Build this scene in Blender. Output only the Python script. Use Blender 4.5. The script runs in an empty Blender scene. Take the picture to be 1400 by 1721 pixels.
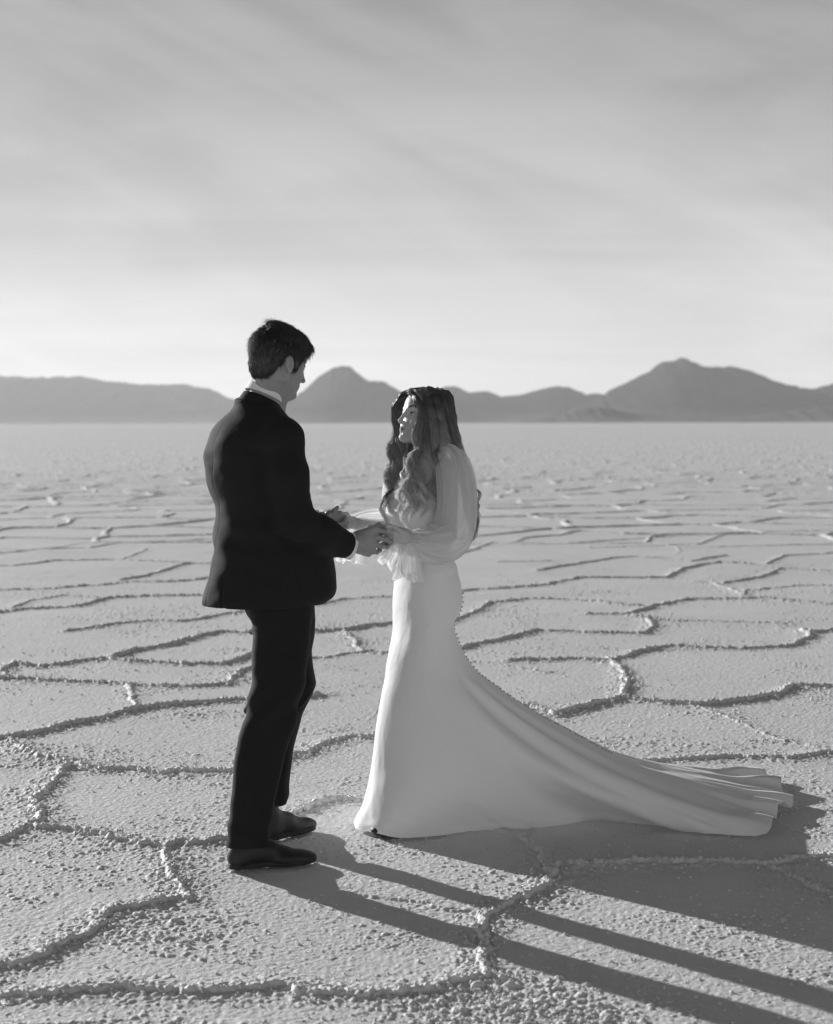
import bpy, math, random
import numpy as np
from mathutils import Vector, Matrix

random.seed(7)
RNG = np.random.default_rng(7)
SC = bpy.context.scene
COL = SC.collection
R = math.radians

# ---------------------------------------------------------------- camera
FPX, CAM_H, HOR = 2600.0, 1.52, 711.0       # focal length in photo pixels, eye height, horizon row
cam_d = bpy.data.cameras.new('camera')
cam = bpy.data.objects.new('camera', cam_d)
COL.objects.link(cam)
cam.location = (0, 0, CAM_H)
cam.rotation_euler = (R(90), R(0.12), 0)
cam_d.sensor_fit = 'VERTICAL'
cam_d.sensor_height = 30.0
cam_d.sensor_width = 30.0 * 1400 / 1721
cam_d.lens = 30.0 * FPX / 1721
cam_d.shift_y = -(860.5 - HOR) / 1721
cam_d.clip_start = 0.1
cam_d.clip_end = 200000
cam_d.dof.use_dof = True
cam_d.dof.focus_distance = 5.55
cam_d.dof.aperture_fstop = 2.9
SC.camera = cam

# ---------------------------------------------------------------- light
SUN_EL, SUN_AZ = R(14.5), math.atan2(0.718, -0.696)   # low sun beyond the couple, to the left
sun_dir = Vector((math.cos(SUN_EL) * math.cos(SUN_AZ), math.cos(SUN_EL) * math.sin(SUN_AZ), math.sin(SUN_EL)))
sd = bpy.data.lights.new('sun', 'SUN')
sd.energy = 4.7
sd.angle = R(0.6)
sd.color = (1.0, 1.0, 1.0)                   # the photograph is black and white
sun = bpy.data.objects.new('sun', sd)
COL.objects.link(sun)
sun.rotation_euler = sun_dir.to_track_quat('Z', 'Y').to_euler()

SC.view_settings.view_transform = 'Standard'
SC.view_settings.look = 'None'
SC.view_settings.exposure = 0.36
SC.view_settings.gamma = 1.0
SC.cycles.volume_bounces = 1
SC.cycles.max_bounces = 10
SC.cycles.transparent_max_bounces = 16
SC.cycles.sample_clamp_indirect = 6.0
SC.cycles.use_denoising = True


class NT:
    """small helper around a node tree"""
    def __init__(self, tree):
        self.t = tree
        self.n = tree.nodes
        self.n.clear()

    def add(self, typ, **kw):
        nd = self.n.new(typ)
        for k, v in kw.items():
            setattr(nd, k, v)
        return nd

    def link(self, a, b):
        self.t.links.new(a, b)

    def val(self, nd, **kw):
        for k, v in kw.items():
            key = int(k[1:]) if k[0] == 'i' and k[1:].isdigit() else k.replace('_', ' ')
            nd.inputs[key].default_value = v
        return nd

    def math(self, op, a, b=0.0, c=None, clamp=False):
        m = self.add('ShaderNodeMath', operation=op, use_clamp=clamp)
        for i, v in enumerate((a, b) if c is None else (a, b, c)):
            if isinstance(v, (int, float)):
                m.inputs[i].default_value = v
            else:
                self.link(v, m.inputs[i])
        return m.outputs[0]

    def maprange(self, v, a, b, c=0.0, d=1.0, smooth=False):
        m = self.add('ShaderNodeMapRange', interpolation_type='SMOOTHSTEP' if smooth else 'LINEAR', clamp=True)
        self.link(v, m.inputs[0])
        for i, q in enumerate((a, b, c, d)):
            m.inputs[i + 1].default_value = q
        return m.outputs[0]

    def noise(self, vec, scale, detail=4, rough=0.5, dist=0.0):
        nd = self.add('ShaderNodeTexNoise')
        nd.inputs['Scale'].default_value = scale
        nd.inputs['Detail'].default_value = detail
        nd.inputs['Roughness'].default_value = rough
        nd.inputs['Distortion'].default_value = dist
        if vec is not None:
            self.link(vec, nd.inputs['Vector'])
        return nd.outputs[0]


world = bpy.data.worlds.new('World')
SC.world = world
world.use_nodes = True
w = NT(world.node_tree)
sky = w.add('ShaderNodeTexSky', sky_type='NISHITA', sun_disc=False, sun_elevation=SUN_EL,
            sun_rotation=math.pi / 2 - SUN_AZ, altitude=1280, air_density=1.0, dust_density=1.6, ozone_density=1.0)
sep = w.add('ShaderNodeSeparateColor')
w.link(sky.outputs[0], sep.inputs[0])
# a black and white film behind a warm filter sees mostly the red and green light of the sky
skyv = w.math('ADD', w.math('MULTIPLY', sep.outputs[0], 0.62), w.math('MULTIPLY', sep.outputs[1], 0.38))
tc = w.add('ShaderNodeTexCoord')
xyz = w.add('ShaderNodeSeparateXYZ')
w.link(tc.outputs['Generated'], xyz.inputs[0])
el = w.math('MAXIMUM', xyz.outputs[2], 0.0)
# high thin cloud sheet: direction projected on a flat layer far above
hz = w.math('ADD', el, 0.10)
cx = w.math('DIVIDE', xyz.outputs[0], hz)
cy = w.math('DIVIDE', xyz.outputs[1], hz)
cmb = w.add('ShaderNodeCombineXYZ')
w.link(cx, cmb.inputs[0]); w.link(cy, cmb.inputs[1])
mp = w.add('ShaderNodeMapping')
w.link(cmb.outputs[0], mp.inputs[0])
mp.inputs['Rotation'].default_value = (0, 0, R(32))
mp.inputs['Scale'].default_value = (0.20, 0.62, 1.0)
mp.inputs['Location'].default_value = (0.35, 1.9, 0.0)
c1 = w.noise(mp.outputs[0], 1.3, 7, 0.56, 0.6)
mp2 = w.add('ShaderNodeMapping')
w.link(cmb.outputs[0], mp2.inputs[0])
mp2.inputs['Rotation'].default_value = (0, 0, R(-12))
mp2.inputs['Scale'].default_value = (0.9, 0.28, 1.0)
c2 = w.noise(mp2.outputs[0], 0.7, 4, 0.5, 0.3)
cl = w.math('ADD', w.math('MULTIPLY', c1, 0.6), w.math('MULTIPLY', c2, 0.4))
cl = w.maprange(cl, 0.36, 0.66, 0.0, 1.0, smooth=True)
# the veil thickens towards the horizon, where one looks through more of the sheet
veil = w.maprange(el, 0.02, 0.46, 1.0, 0.0, smooth=True)
mp3 = w.add('ShaderNodeMapping', vector_type='TEXTURE')
w.link(tc.outputs['Generated'], mp3.inputs[0])
mp3.inputs['Rotation'].default_value = (0, R(24), 0)
mp3.inputs['Scale'].default_value = (0.42, 0.42, 0.085)
mp3.inputs['Location'].default_value = (0.05, 0.0, 0.03)
c3 = w.noise(mp3.outputs[0], 1.0, 5, 0.55, 0.5)
mp4 = w.add('ShaderNodeMapping', vector_type='TEXTURE')
w.link(tc.outputs['Generated'], mp4.inputs[0])
mp4.inputs['Rotation'].default_value = (0, R(-12), 0)
mp4.inputs['Scale'].default_value = (0.55, 0.55, 0.14)
c4 = w.noise(mp4.outputs[0], 1.3, 4, 0.5, 0.4)
wisp = w.maprange(w.math('ADD', w.math('MULTIPLY', c3, 0.6), w.math('MULTIPLY', c4, 0.4)), 0.41, 0.60, 0.0, 1.0, smooth=True)
low = w.maprange(el, 0.0, 0.17, 1.0, 0.0, smooth=True)
amt = w.math('ADD', w.math('ADD', w.math('MULTIPLY', veil, 2.5), w.math('MULTIPLY', low, 1.0)), w.math('MULTIPLY', cl, w.math('ADD', w.math('MULTIPLY', veil, 0.7), 0.25)))
high = w.maprange(el, 0.30, 0.75, 1.0, 0.35, smooth=True)
amt = w.math('MULTIPLY', w.math('ADD', amt, w.math('MULTIPLY', wisp, 0.8)), high)
# extra glow added to the low sky behind the camera, lifts the shaded gown
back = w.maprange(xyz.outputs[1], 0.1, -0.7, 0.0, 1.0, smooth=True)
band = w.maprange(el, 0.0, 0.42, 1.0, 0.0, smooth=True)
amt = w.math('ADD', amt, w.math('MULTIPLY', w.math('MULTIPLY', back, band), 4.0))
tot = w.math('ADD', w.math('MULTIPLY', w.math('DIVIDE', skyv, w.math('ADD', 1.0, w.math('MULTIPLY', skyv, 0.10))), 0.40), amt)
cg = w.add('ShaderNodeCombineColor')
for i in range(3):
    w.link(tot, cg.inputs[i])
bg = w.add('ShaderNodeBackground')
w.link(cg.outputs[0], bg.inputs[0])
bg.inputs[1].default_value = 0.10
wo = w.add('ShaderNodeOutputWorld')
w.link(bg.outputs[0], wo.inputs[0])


# ---------------------------------------------------------------- helpers
def tag(o, label=None, cat=None, group=None, kind=None):
    if label: o['label'] = label
    if cat: o['category'] = cat
    if group: o['group'] = group
    if kind: o['kind'] = kind
    return o


def mesh_obj(name, verts, faces, mat, parent=None, smooth=True, uv=None):
    """verts (N,3) array, faces (M,k) array or list; one mesh object"""
    me = bpy.data.meshes.new(name)
    verts = np.asarray(verts, dtype=np.float32)
    if isinstance(faces, np.ndarray):
        M, k = faces.shape
        me.vertices.add(len(verts))
        me.vertices.foreach_set('co', verts.ravel())
        me.loops.add(M * k)
        me.loops.foreach_set('vertex_index', faces.astype(np.int32).ravel())
        me.polygons.add(M)
        me.polygons.foreach_set('loop_start', np.arange(0, M * k, k, dtype=np.int32))
        me.polygons.foreach_set('loop_total', np.full(M, k, dtype=np.int32))
        me.update(calc_edges=True)
    else:
        me.from_pydata(verts.tolist(), [], [list(map(int, f)) for f in faces])
        me.update()
    if smooth:
        me.polygons.foreach_set('use_smooth', np.ones(len(me.polygons), dtype=bool))
    o = bpy.data.objects.new(name, me)
    if mat is not None:
        me.materials.append(mat)
    COL.objects.link(o)
    if parent is not None:
        o.parent = parent
    return o


def set_attr(o, name, arr):
    a = o.data.attributes.new(name, 'FLOAT', 'POINT')
    a.data.foreach_set('value', np.asarray(arr, dtype=np.float32).ravel())


def pw(px, py, Y):
    """point of the place seen at photo pixel (px, py) at distance Y"""
    return np.array(((px - 700.0) / FPX * Y, Y, CAM_H - (py - HOR) / FPX * Y))


def pg(px, py):
    """point of the ground seen at photo pixel"""
    Y = FPX * CAM_H / (py - HOR)
    return np.array(((px - 700.0) / FPX * Y, Y))


_T = np.random.default_rng(3).random((256, 256)).astype(np.float32)
_T3 = np.random.default_rng(5).random((64, 64, 64)).astype(np.float32)


def vn2(x, y):
    xi = np.floor(x).astype(np.int64); yi = np.floor(y).astype(np.int64)
    fx = (x - xi).astype(np.float32); fy = (y - yi).astype(np.float32)
    fx = fx * fx * (3 - 2 * fx); fy = fy * fy * (3 - 2 * fy)
    a = _T[xi & 255, yi & 255]; b = _T[(xi + 1) & 255, yi & 255]
    c = _T[xi & 255, (yi + 1) & 255]; d = _T[(xi + 1) & 255, (yi + 1) & 255]
    return (a + (b - a) * fx) + ((c + (d - c) * fx) - (a + (b - a) * fx)) * fy - 0.5


def fbm2(x, y, oct=4, gain=0.5):
    s = 0.0; g = 1.0
    for i in range(oct):
        s = s + g * vn2(x + 17.3 * i, y - 9.1 * i)
        x = x * 2.03; y = y * 2.03; g *= gain
    return s


def vn3(x, y, z):
    xi = np.floor(x).astype(np.int64); yi = np.floor(y).astype(np.int64); zi = np.floor(z).astype(np.int64)
    fx = (x - xi); fy = (y - yi); fz = (z - zi)
    fx = fx * fx * (3 - 2 * fx); fy = fy * fy * (3 - 2 * fy); fz = fz * fz * (3 - 2 * fz)
    def L(i, j, k): return _T3[(xi + i) & 63, (yi + j) & 63, (zi + k) & 63]
    x00 = L(0, 0, 0) * (1 - fx) + L(1, 0, 0) * fx
    x10 = L(0, 1, 0) * (1 - fx) + L(1, 1, 0) * fx
    x01 = L(0, 0, 1) * (1 - fx) + L(1, 0, 1) * fx
    x11 = L(0, 1, 1) * (1 - fx) + L(1, 1, 1) * fx
    return (x00 * (1 - fy) + x10 * fy) * (1 - fz) + (x01 * (1 - fy) + x11 * fy) * fz - 0.5


def new_mat(name):
    m = bpy.data.materials.new(name)
    m.use_nodes = True
    t = NT(m.node_tree)
    out = t.add('ShaderNodeOutputMaterial')
    b = t.add('ShaderNodeBsdfPrincipled')
    t.link(b.outputs[0], out.inputs[0])
    return m, t, b, out


def grey(v, a=1.0):
    return (v, v, v, a)
# ---------------------------------------------------------------- salt crust ground
def salt_material(name, near):
    m, t, b, out = new_mat(name)
    geo = t.add('ShaderNodeNewGeometry')
    pos = geo.outputs['Position']
    n1 = t.noise(pos, 0.9, 6, 0.6)
    n2 = t.noise(pos, 14.0, 5, 0.6)
    n3 = t.noise(pos, 0.05, 4, 0.6)
    v = t.math('ADD', t.math('MULTIPLY', n1, 0.5), t.math('ADD', t.math('MULTIPLY', n2, 0.25), t.math('MULTIPLY', n3, 0.25)))
    v = t.maprange(v, 0.35, 0.65, 0.70, 0.82)
    cc = t.add('ShaderNodeCombineColor')
    for i in range(3): t.link(v, cc.inputs[i])
    t.link(cc.outputs[0], b.inputs['Base Color'])
    b.inputs['Roughness'].default_value = 0.62
    b.inputs['Specular IOR Level'].default_value = 0.35
    g1 = t.noise(pos, 130.0, 5, 0.7)
    g2 = t.noise(pos, 420.0, 3, 0.6)
    g3 = t.noise(pos, 40.0, 4, 0.6)
    h = t.math('ADD', t.math('MULTIPLY', g1, 0.0030), t.math('ADD', t.math('MULTIPLY', g2, 0.0016), t.math('MULTIPLY', g3, 0.0030)))
    bp = t.add('ShaderNodeBump')
    bp.inputs['Strength'].default_value = 0.75 if near else 0.4
    bp.inputs['Distance'].default_value = 1.0
    t.link(h, bp.inputs['Height'])
    t.link(bp.outputs[0], b.inputs['Normal'])
    return m


MAT_SALT = salt_material('salt_crust', True)
MAT_SALT_FAR = salt_material('salt_flat', False)

# crust ridges traced where they stand (photo pixels are turned into ground metres); last number: height factor
RIDGES = [
    (1.0, [(-60, 1120), (0, 1125), (14, 1114), (65, 1118), (137, 1111), (177, 1107), (234, 1113), (317, 1116), (368, 1116), (418, 1100)]),
    (0.9, [(-50, 1134), (0, 1138), (72, 1142), (162, 1146), (220, 1150), (325, 1152), (379, 1150), (393, 1129), (440, 1118)]),
    (0.6, [(220, 1150), (223, 1168), (228, 1186)]),
    (0.4, [(0, 1125), (8, 1132), (0, 1138)]),
    (1.1, [(-60, 1250), (0, 1241), (54, 1235), (126, 1217), (180, 1205), (231, 1192), (275, 1185), (361, 1180), (400, 1177), (470, 1176), (540, 1168)]),
    (0.9, [(0, 1241), (22, 1248), (61, 1270), (112, 1280), (126, 1284), (188, 1291), (235, 1291), (271, 1300), (300, 1295), (390, 1298), (440, 1290), (491, 1272)]),
    (0.9, [(115, 1284), (87, 1313), (54, 1342), (65, 1360), (78, 1378), (47, 1389)]),
    (1.0, [(-60, 1428), (0, 1414), (47, 1389), (137, 1396), (191, 1407), (274, 1417), (285, 1421)]),
    (1.0, [(285, 1421), (299, 1412), (343, 1414), (379, 1407), (430, 1392), (477, 1370), (540, 1346), (614, 1346), (700, 1352), (790, 1340)]),
    (0.9, [(285, 1421), (299, 1446), (296, 1472), (310, 1497), (318, 1511)]),
    (1.1, [(318, 1511), (278, 1510), (231, 1522), (180, 1533), (155, 1547), (130, 1573), (79, 1598), (36, 1616), (0, 1627), (-60, 1640), (-200, 1660)]),
    (1.2, [(-200, 1690), (0, 1681), (108, 1675), (180, 1668), (289, 1670), (400, 1666), (464, 1659), (520, 1672), (589, 1676), (700, 1668), (764, 1655), (811, 1640)]),
    (1.2, [(811, 1640), (803, 1606), (811, 1571), (811, 1541), (829, 1529), (876, 1505), (906, 1488), (931, 1454)]),
    (0.45, [(799, 1529), (743, 1529), (700, 1518), (657, 1511), (606, 1507), (563, 1501)]),
    (0.8, [(931, 1454), (901, 1417), (871, 1404), (829, 1400), (770, 1392)]),
    (1.0, [(929, 1454), (1100, 1454), (1284, 1458), (1400, 1443), (1500, 1430)]),
    (0.8, [(1284, 1458), (1336, 1486), (1400, 1516), (1470, 1545)]),
    (1.0, [(491, 1272), (531, 1260), (563, 1246), (591, 1239), (630, 1241), (700, 1236), (790, 1210), (886, 1186)]),
    (1.1, [(886, 1186), (924, 1201), (971, 1189), (1040, 1174), (1066, 1176), (1126, 1182), (1164, 1186), (1186, 1186), (1246, 1180), (1310, 1169), (1336, 1156), (1400, 1156), (1480, 1150)]),
    (1.0, [(1044, 1171), (1057, 1133), (1031, 1114), (1023, 1107)]),
    (0.9, [(856, 1111), (950, 1108), (1023, 1111), (1074, 1096), (1130, 1086), (1186, 1090), (1246, 1092), (1327, 1088), (1361, 1071), (1344, 1060), (1361, 1064), (1440, 1056)]),
    (0.4, [(780, 1112), (800, 1113), (843, 1118), (886, 1124), (920, 1129)]),
    (0.9, [(740, 1098), (775, 1090), (800, 1083), (839, 1073), (903, 1062), (989, 1064), (1074, 1066), (1096, 1056), (1087, 1039), (1066, 1036)]),
    (0.8, [(984, 1034), (1057, 1034), (1100, 1019), (1160, 1009), (1271, 1006), (1391, 1017), (1470, 1020)]),
    (0.5, [(1096, 1043), (1211, 1045), (1314, 1049)]),
    (0.8, [(740, 1052), (770, 1040), (800, 1026), (821, 1013), (886, 1006), (963, 1009), (1023, 1015), (1074, 1019)]),
    (0.8, [(760, 994), (800, 991), (864, 988), (907, 985), (971, 972), (1121, 972), (1143, 957), (1207, 946), (1263, 949)]),
    (0.6, [(1164, 979), (1199, 981), (1246, 1000), (1250, 993), (1349, 985), (1430, 985)]),
    (0.7, [(1216, 981), (1280, 970), (1314, 957), (1400, 962), (1470, 960)]),
    (0.7, [(899, 959), (971, 948), (1031, 939), (1074, 937), (1164, 944), (1220, 935)]),
    (0.5, [(839, 945), (924, 944)]),
    (0.6, [(770, 930), (800, 923), (830, 912), (911, 914)]),
    (0.6, [(954, 914), (1049, 908), (1164, 901), (1216, 899), (1229, 896), (1400, 894)]),
    (0.6, [(1289, 949), (1314, 936), (1400, 931), (1480, 928)]),
    (0.5, [(989, 921), (1173, 916), (1216, 899)]),
    (0.9, [(-60, 1034), (0, 1027), (39, 1022), (105, 1019), (144, 1015), (186, 1004), (255, 1000), (309, 1001), (345, 1001), (420, 1003)]),
    (0.8, [(-60, 992), (0, 991), (75, 989), (120, 985), (168, 983), (216, 977), (279, 977), (354, 972)]),
    (0.7, [(-60, 952), (0, 950), (24, 950), (90, 941), (189, 940), (288, 945), (360, 947)]),
    (0.5, [(204, 940), (249, 922)]),
    (0.6, [(-50, 932), (0, 929), (60, 923), (135, 920)]),
    (0.6, [(147, 920), (195, 912), (360, 906)]),
    (0.8, [(204, 974), (240, 968), (318, 947), (360, 947)]),
    (0.6, [(18, 1019), (51, 1007), (105, 999), (165, 1003)]),
    (0.7, [(114, 1060), (168, 1052), (210, 1046), (270, 1043), (300, 1045), (360, 1036), (405, 1028), (520, 1018), (558, 1011), (577, 1006), (660, 1004)]),
    (1.0, [(186, 1105), (225, 1093), (300, 1081), (345, 1066), (372, 1061), (420, 1063), (529, 1062), (575, 1060), (614, 1053), (660, 1048), (740, 1052)]),
    (0.8, [(577, 1062), (611, 1094), (660, 1098), (740, 1098)]),
    (0.5, [(480, 1108), (543, 1104), (611, 1095)]),
    (0.9, [(1072, 1285), (1149, 1277), (1239, 1275), (1336, 1275), (1400, 1267), (1480, 1262)]),
    (0.4, [(1164, 1186), (1232, 1213), (1300, 1240), (1400, 1262)]),
    (0.4, [(1310, 1360), (1400, 1367), (1470, 1372)]),
]
_prng = np.random.default_rng(21)
RSEG = []
for hgt, pts in RIDGES:
    P = [pg(*p) for p in pts]
    hgt = hgt * float(np.interp(np.mean([p[1] for p in P]), [4.2, 6.2, 10.0, 16.0], [0.64, 0.9, 1.05, 1.2]))
    for a, b in zip(P[:-1], P[1:]):
        RSEG.append((a, b, hgt))


def vor_edges(x, y, size, seed):
    """distance to the nearest cell border (about) of irregular polygons"""
    gx = x / size; gy = y / size
    xi = np.floor(gx).astype(np.int64); yi = np.floor(gy).astype(np.int64)
    d1 = np.full(x.shape, 9e9, np.float32); d2 = d1.copy()
    for i in (-1, 0, 1):
        for j in (-1, 0, 1):
            cx = xi + i; cy = yi + j
            px = cx + 0.5 + 0.85 * (_T[(cx + seed) & 255, cy & 255] - 0.5)
            py = cy + 0.5 + 0.85 * (_T[(cx + seed + 91) & 255, (cy + 37) & 255] - 0.5)
            d = np.hypot(gx - px, gy - py).astype(np.float32)
            nd1 = np.minimum(d1, d)
            d2 = np.where(d < d1, d1, np.minimum(d2, d))
            d1 = nd1
    return (d2 - d1) * 0.5 * size


def ridge_prof(d, wdt, h):
    q = np.clip(1 - d / wdt, 0, 1)
    return h * np.minimum(1.0, 1.25 * (q * q * (3 - 2 * q)) ** 0.85)


def knobs(x, y, size, seed, keep):
    """rounded popcorn lumps, one per cell, size drawn at random; keep = share of cells that carry one"""
    gx = x / size; gy = y / size
    xi = np.floor(gx).astype(np.int64); yi = np.floor(gy).astype(np.int64)
    out = np.zeros(x.shape, np.float32)
    for i in (-1, 0, 1):
        for j in (-1, 0, 1):
            cx = xi + i; cy = yi + j
            r0 = _T[(cx + seed) & 255, (cy + 3 * seed) & 255]
            r1 = _T[(cx + 2 * seed + 5) & 255, (cy + 11) & 255]
            r2 = _T[(cx + seed + 77) & 255, (cy + 61 + seed) & 255]
            px = cx + 0.2 + 0.6 * r1; py = cy + 0.2 + 0.6 * r2
            rad = 0.22 + 0.42 * ((r0 * 7.31) % 1.0)
            d2 = (gx - px) ** 2 + (gy - py) ** 2
            h = np.sqrt(np.maximum(rad * rad - d2, 0)) * (r0 < keep)
            out = np.maximum(out, h.astype(np.float32))
    return out * size


def ground_height(x, y, want_crest=False):
    """x, y: 2-D arrays (rows of equal y) or any shape"""
    x = np.asarray(x, np.float32); y = np.asarray(y, np.float32)
    dist = np.maximum(y, 0.1)
    nf = np.clip(14.0 / dist, 0.0, 1.0)
    hx = nf * (0.028 * fbm2(x * 9, y * 9, 2) + 0.020 * fbm2(x * 34, y * 34, 2))
    hy = nf * (0.028 * fbm2(x * 9 + 11, y * 9, 2) + 0.020 * fbm2(x * 34 + 7, y * 34, 2))
    wx = x + 0.05 * fbm2(x * 2.2, y * 2.2, 2) + hx
    wy = y + 0.05 * fbm2(x * 2.2 + 40, y * 2.2, 2) + hy
    vx = x + 0.5 * fbm2(x * 0.8, y * 0.8, 2) + hx
    vy = y + 0.5 * fbm2(x * 0.8 + 40, y * 0.8, 2) + hy
    h = np.zeros(x.shape, np.float32)
    crest = np.zeros(x.shape, np.float32)
    big = fbm2(x * 1.3 + 5, y * 1.3, 2)
    # traced ridges
    for a, b, hg in RSEG:
        mgn = 0.28
        m = (x > min(a[0], b[0]) - mgn) & (x < max(a[0], b[0]) + mgn) & (y > min(a[1], b[1]) - mgn) & (y < max(a[1], b[1]) + mgn)
        if not m.any():
            continue
        qx = wx[m]; qy = wy[m]
        ab = b - a
        tt = np.clip(((qx - a[0]) * ab[0] + (qy - a[1]) * ab[1]) / (ab @ ab + 1e-9), 0, 1)
        d = np.hypot(qx - a[0] - tt * ab[0], qy - a[1] - tt * ab[1])
        pv = ridge_prof(d, (0.019 + 0.005 * hg) * float(np.interp(a[1], [6, 16], [1.0, 1.4])), 0.0185 * hg)
        pv = np.maximum(pv, ridge_prof(d, 0.12, 0.004 * hg))
        h[m] = np.maximum(h[m], pv)
        crest[m] = np.maximum(crest[m], np.clip(1 - d / 0.13, 0, 1) * hg)
    # polygons of the wider flat, beyond and beside the traced ones
    side = np.abs(x) / (y + 1.0)
    w1 = np.clip((side - 0.262) / 0.02, 0, 1)
    w2 = np.clip((y - 17.5) / 3.0, 0, 1)
    w3 = np.clip((3.95 - y) / 0.1, 0, 1)
    wv = np.maximum(np.maximum(w1, w2), w3)
    dv = vor_edges(vx, vy, 1.9, 5)
    rv = ridge_prof(dv, 0.030 + 0.0009 * np.minimum(dist, 45), (0.018 + 0.0003 * np.minimum(dist, 40))) * np.clip(0.9 + 0.6 * fbm2(x * 0.35, y * 0.35, 2), 0.5, 1.2)
    h = np.maximum(h, rv * wv)
    crest = np.maximum(crest, np.clip(1 - dv / 0.13, 0, 1) * wv * 0.9)
    # crust texture
    fade = np.clip(14.0 / dist, 0.15, 1.0)
    h = h * (0.92 + 0.5 * fbm2(x * 6, y * 6, 2))
    if want_crest:
        return h, crest
    h = h + 0.010 * fbm2(x * 0.7, y * 0.7, 3)
    nearm = dist < 26
    if nearm.any():
        X = x[nearm]; Y = y[nearm]; C = crest[nearm]
        clump = fbm2(X * 2.6 + 3, Y * 2.6, 3)
        spot = np.exp(-(((X - 0.22) / 0.30) ** 2 + ((Y - 4.02) / 0.22) ** 2)) * 1.1
        spot = spot + np.exp(-(((X + 0.72) / 0.20) ** 2 + ((Y - 4.62) / 0.22) ** 2)) * 0.35
        k = np.clip(0.02 + 0.6 * clump + 0.15 * C + spot, 0.015, 0.95)
        kb = np.clip(-0.06 + 0.4 * clump + 0.12 * C + 0.7 * spot, 0.0, 0.9)
        hh = 0.45 * knobs(X, Y, 0.020, 3, k) + 0.40 * knobs(X, Y, 0.034, 9, kb * 0.5)
        fn = fbm2(X * 7 + 20, Y * 7, 2)
        hh = np.maximum(hh, 0.27 * knobs(X, Y, 0.0125, 17, np.clip(0.12 + 1.2 * clump + 0.9 * fn + 0.8 * C, 0.03, 0.95)) * np.clip((11 - Y) / 4, 0, 1))
        hh = hh + (0.10 + C) * 0.008 * np.abs(fbm2(X * 48, Y * 48, 2)) * 2
        hh = hh + 0.0022 * fbm2(X * 75, Y * 75, 2)
        h[nearm] += hh * fade[nearm]
    return h


def build_ground():
    rows = [3.0]
    while rows[-1] < 1800:
        y = rows[-1]
        pxh = y * y / (1547 * CAM_H)
        k = 0.48 if y < 6 else (0.38 if y < 15 else (0.17 if y < 50 else (0.25 if y < 150 else 0.5)))
        rows.append(y + max(0.004, pxh * k))
    rows = np.array(rows)
    ncol = 1760
    u = np.linspace(-0.47, 0.47, ncol)
    X = u[None, :] * (rows[:, None] + 1.0)
    Y = np.repeat(rows[:, None], ncol, 1)
    Z = np.empty(X.shape, np.float32)
    for i in range(0, len(rows), 100):
        Z[i:i + 100] = ground_height(X[i:i + 100], Y[i:i + 100])
    print('ground grid', X.shape)
    V = np.stack([X, Y, Z], -1).reshape(-1, 3)
    n, m = X.shape
    idx = np.arange(n * m).reshape(n, m)
    F = np.stack([idx[:-1, :-1], idx[:-1, 1:], idx[1:, 1:], idx[1:, :-1]], -1).reshape(-1, 4)
    o = mesh_obj('ground', V, F, MAT_SALT)
    tag(o, kind='structure', label='white salt crust with raised polygon ridges')
    # the wide flat around it, to the horizon
    rad = [0, 6, 30, 200, 1500, 9000, 60000]
    vs = [(0, 0, -0.045)]; fs = []
    N = 48
    for r in rad[1:]:
        for k in range(N):
            a = 2 * math.pi * k / N
            vs.append((r * math.cos(a), r * math.sin(a), -0.045))
    for k in range(N):
        fs.append((0, 1 + k, 1 + (k + 1) % N))
    for j in range(len(rad) - 2):
        for k in range(N):
            a = 1 + j * N + k; b = 1 + j * N + (k + 1) % N
            fs.append((a, a + N, b + N, b))
    o2 = mesh_obj('flat_ground', vs, fs, MAT_SALT_FAR, smooth=False)
    tag(o2, kind='structure', label='white salt flat reaching to the horizon')


build_ground()


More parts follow.
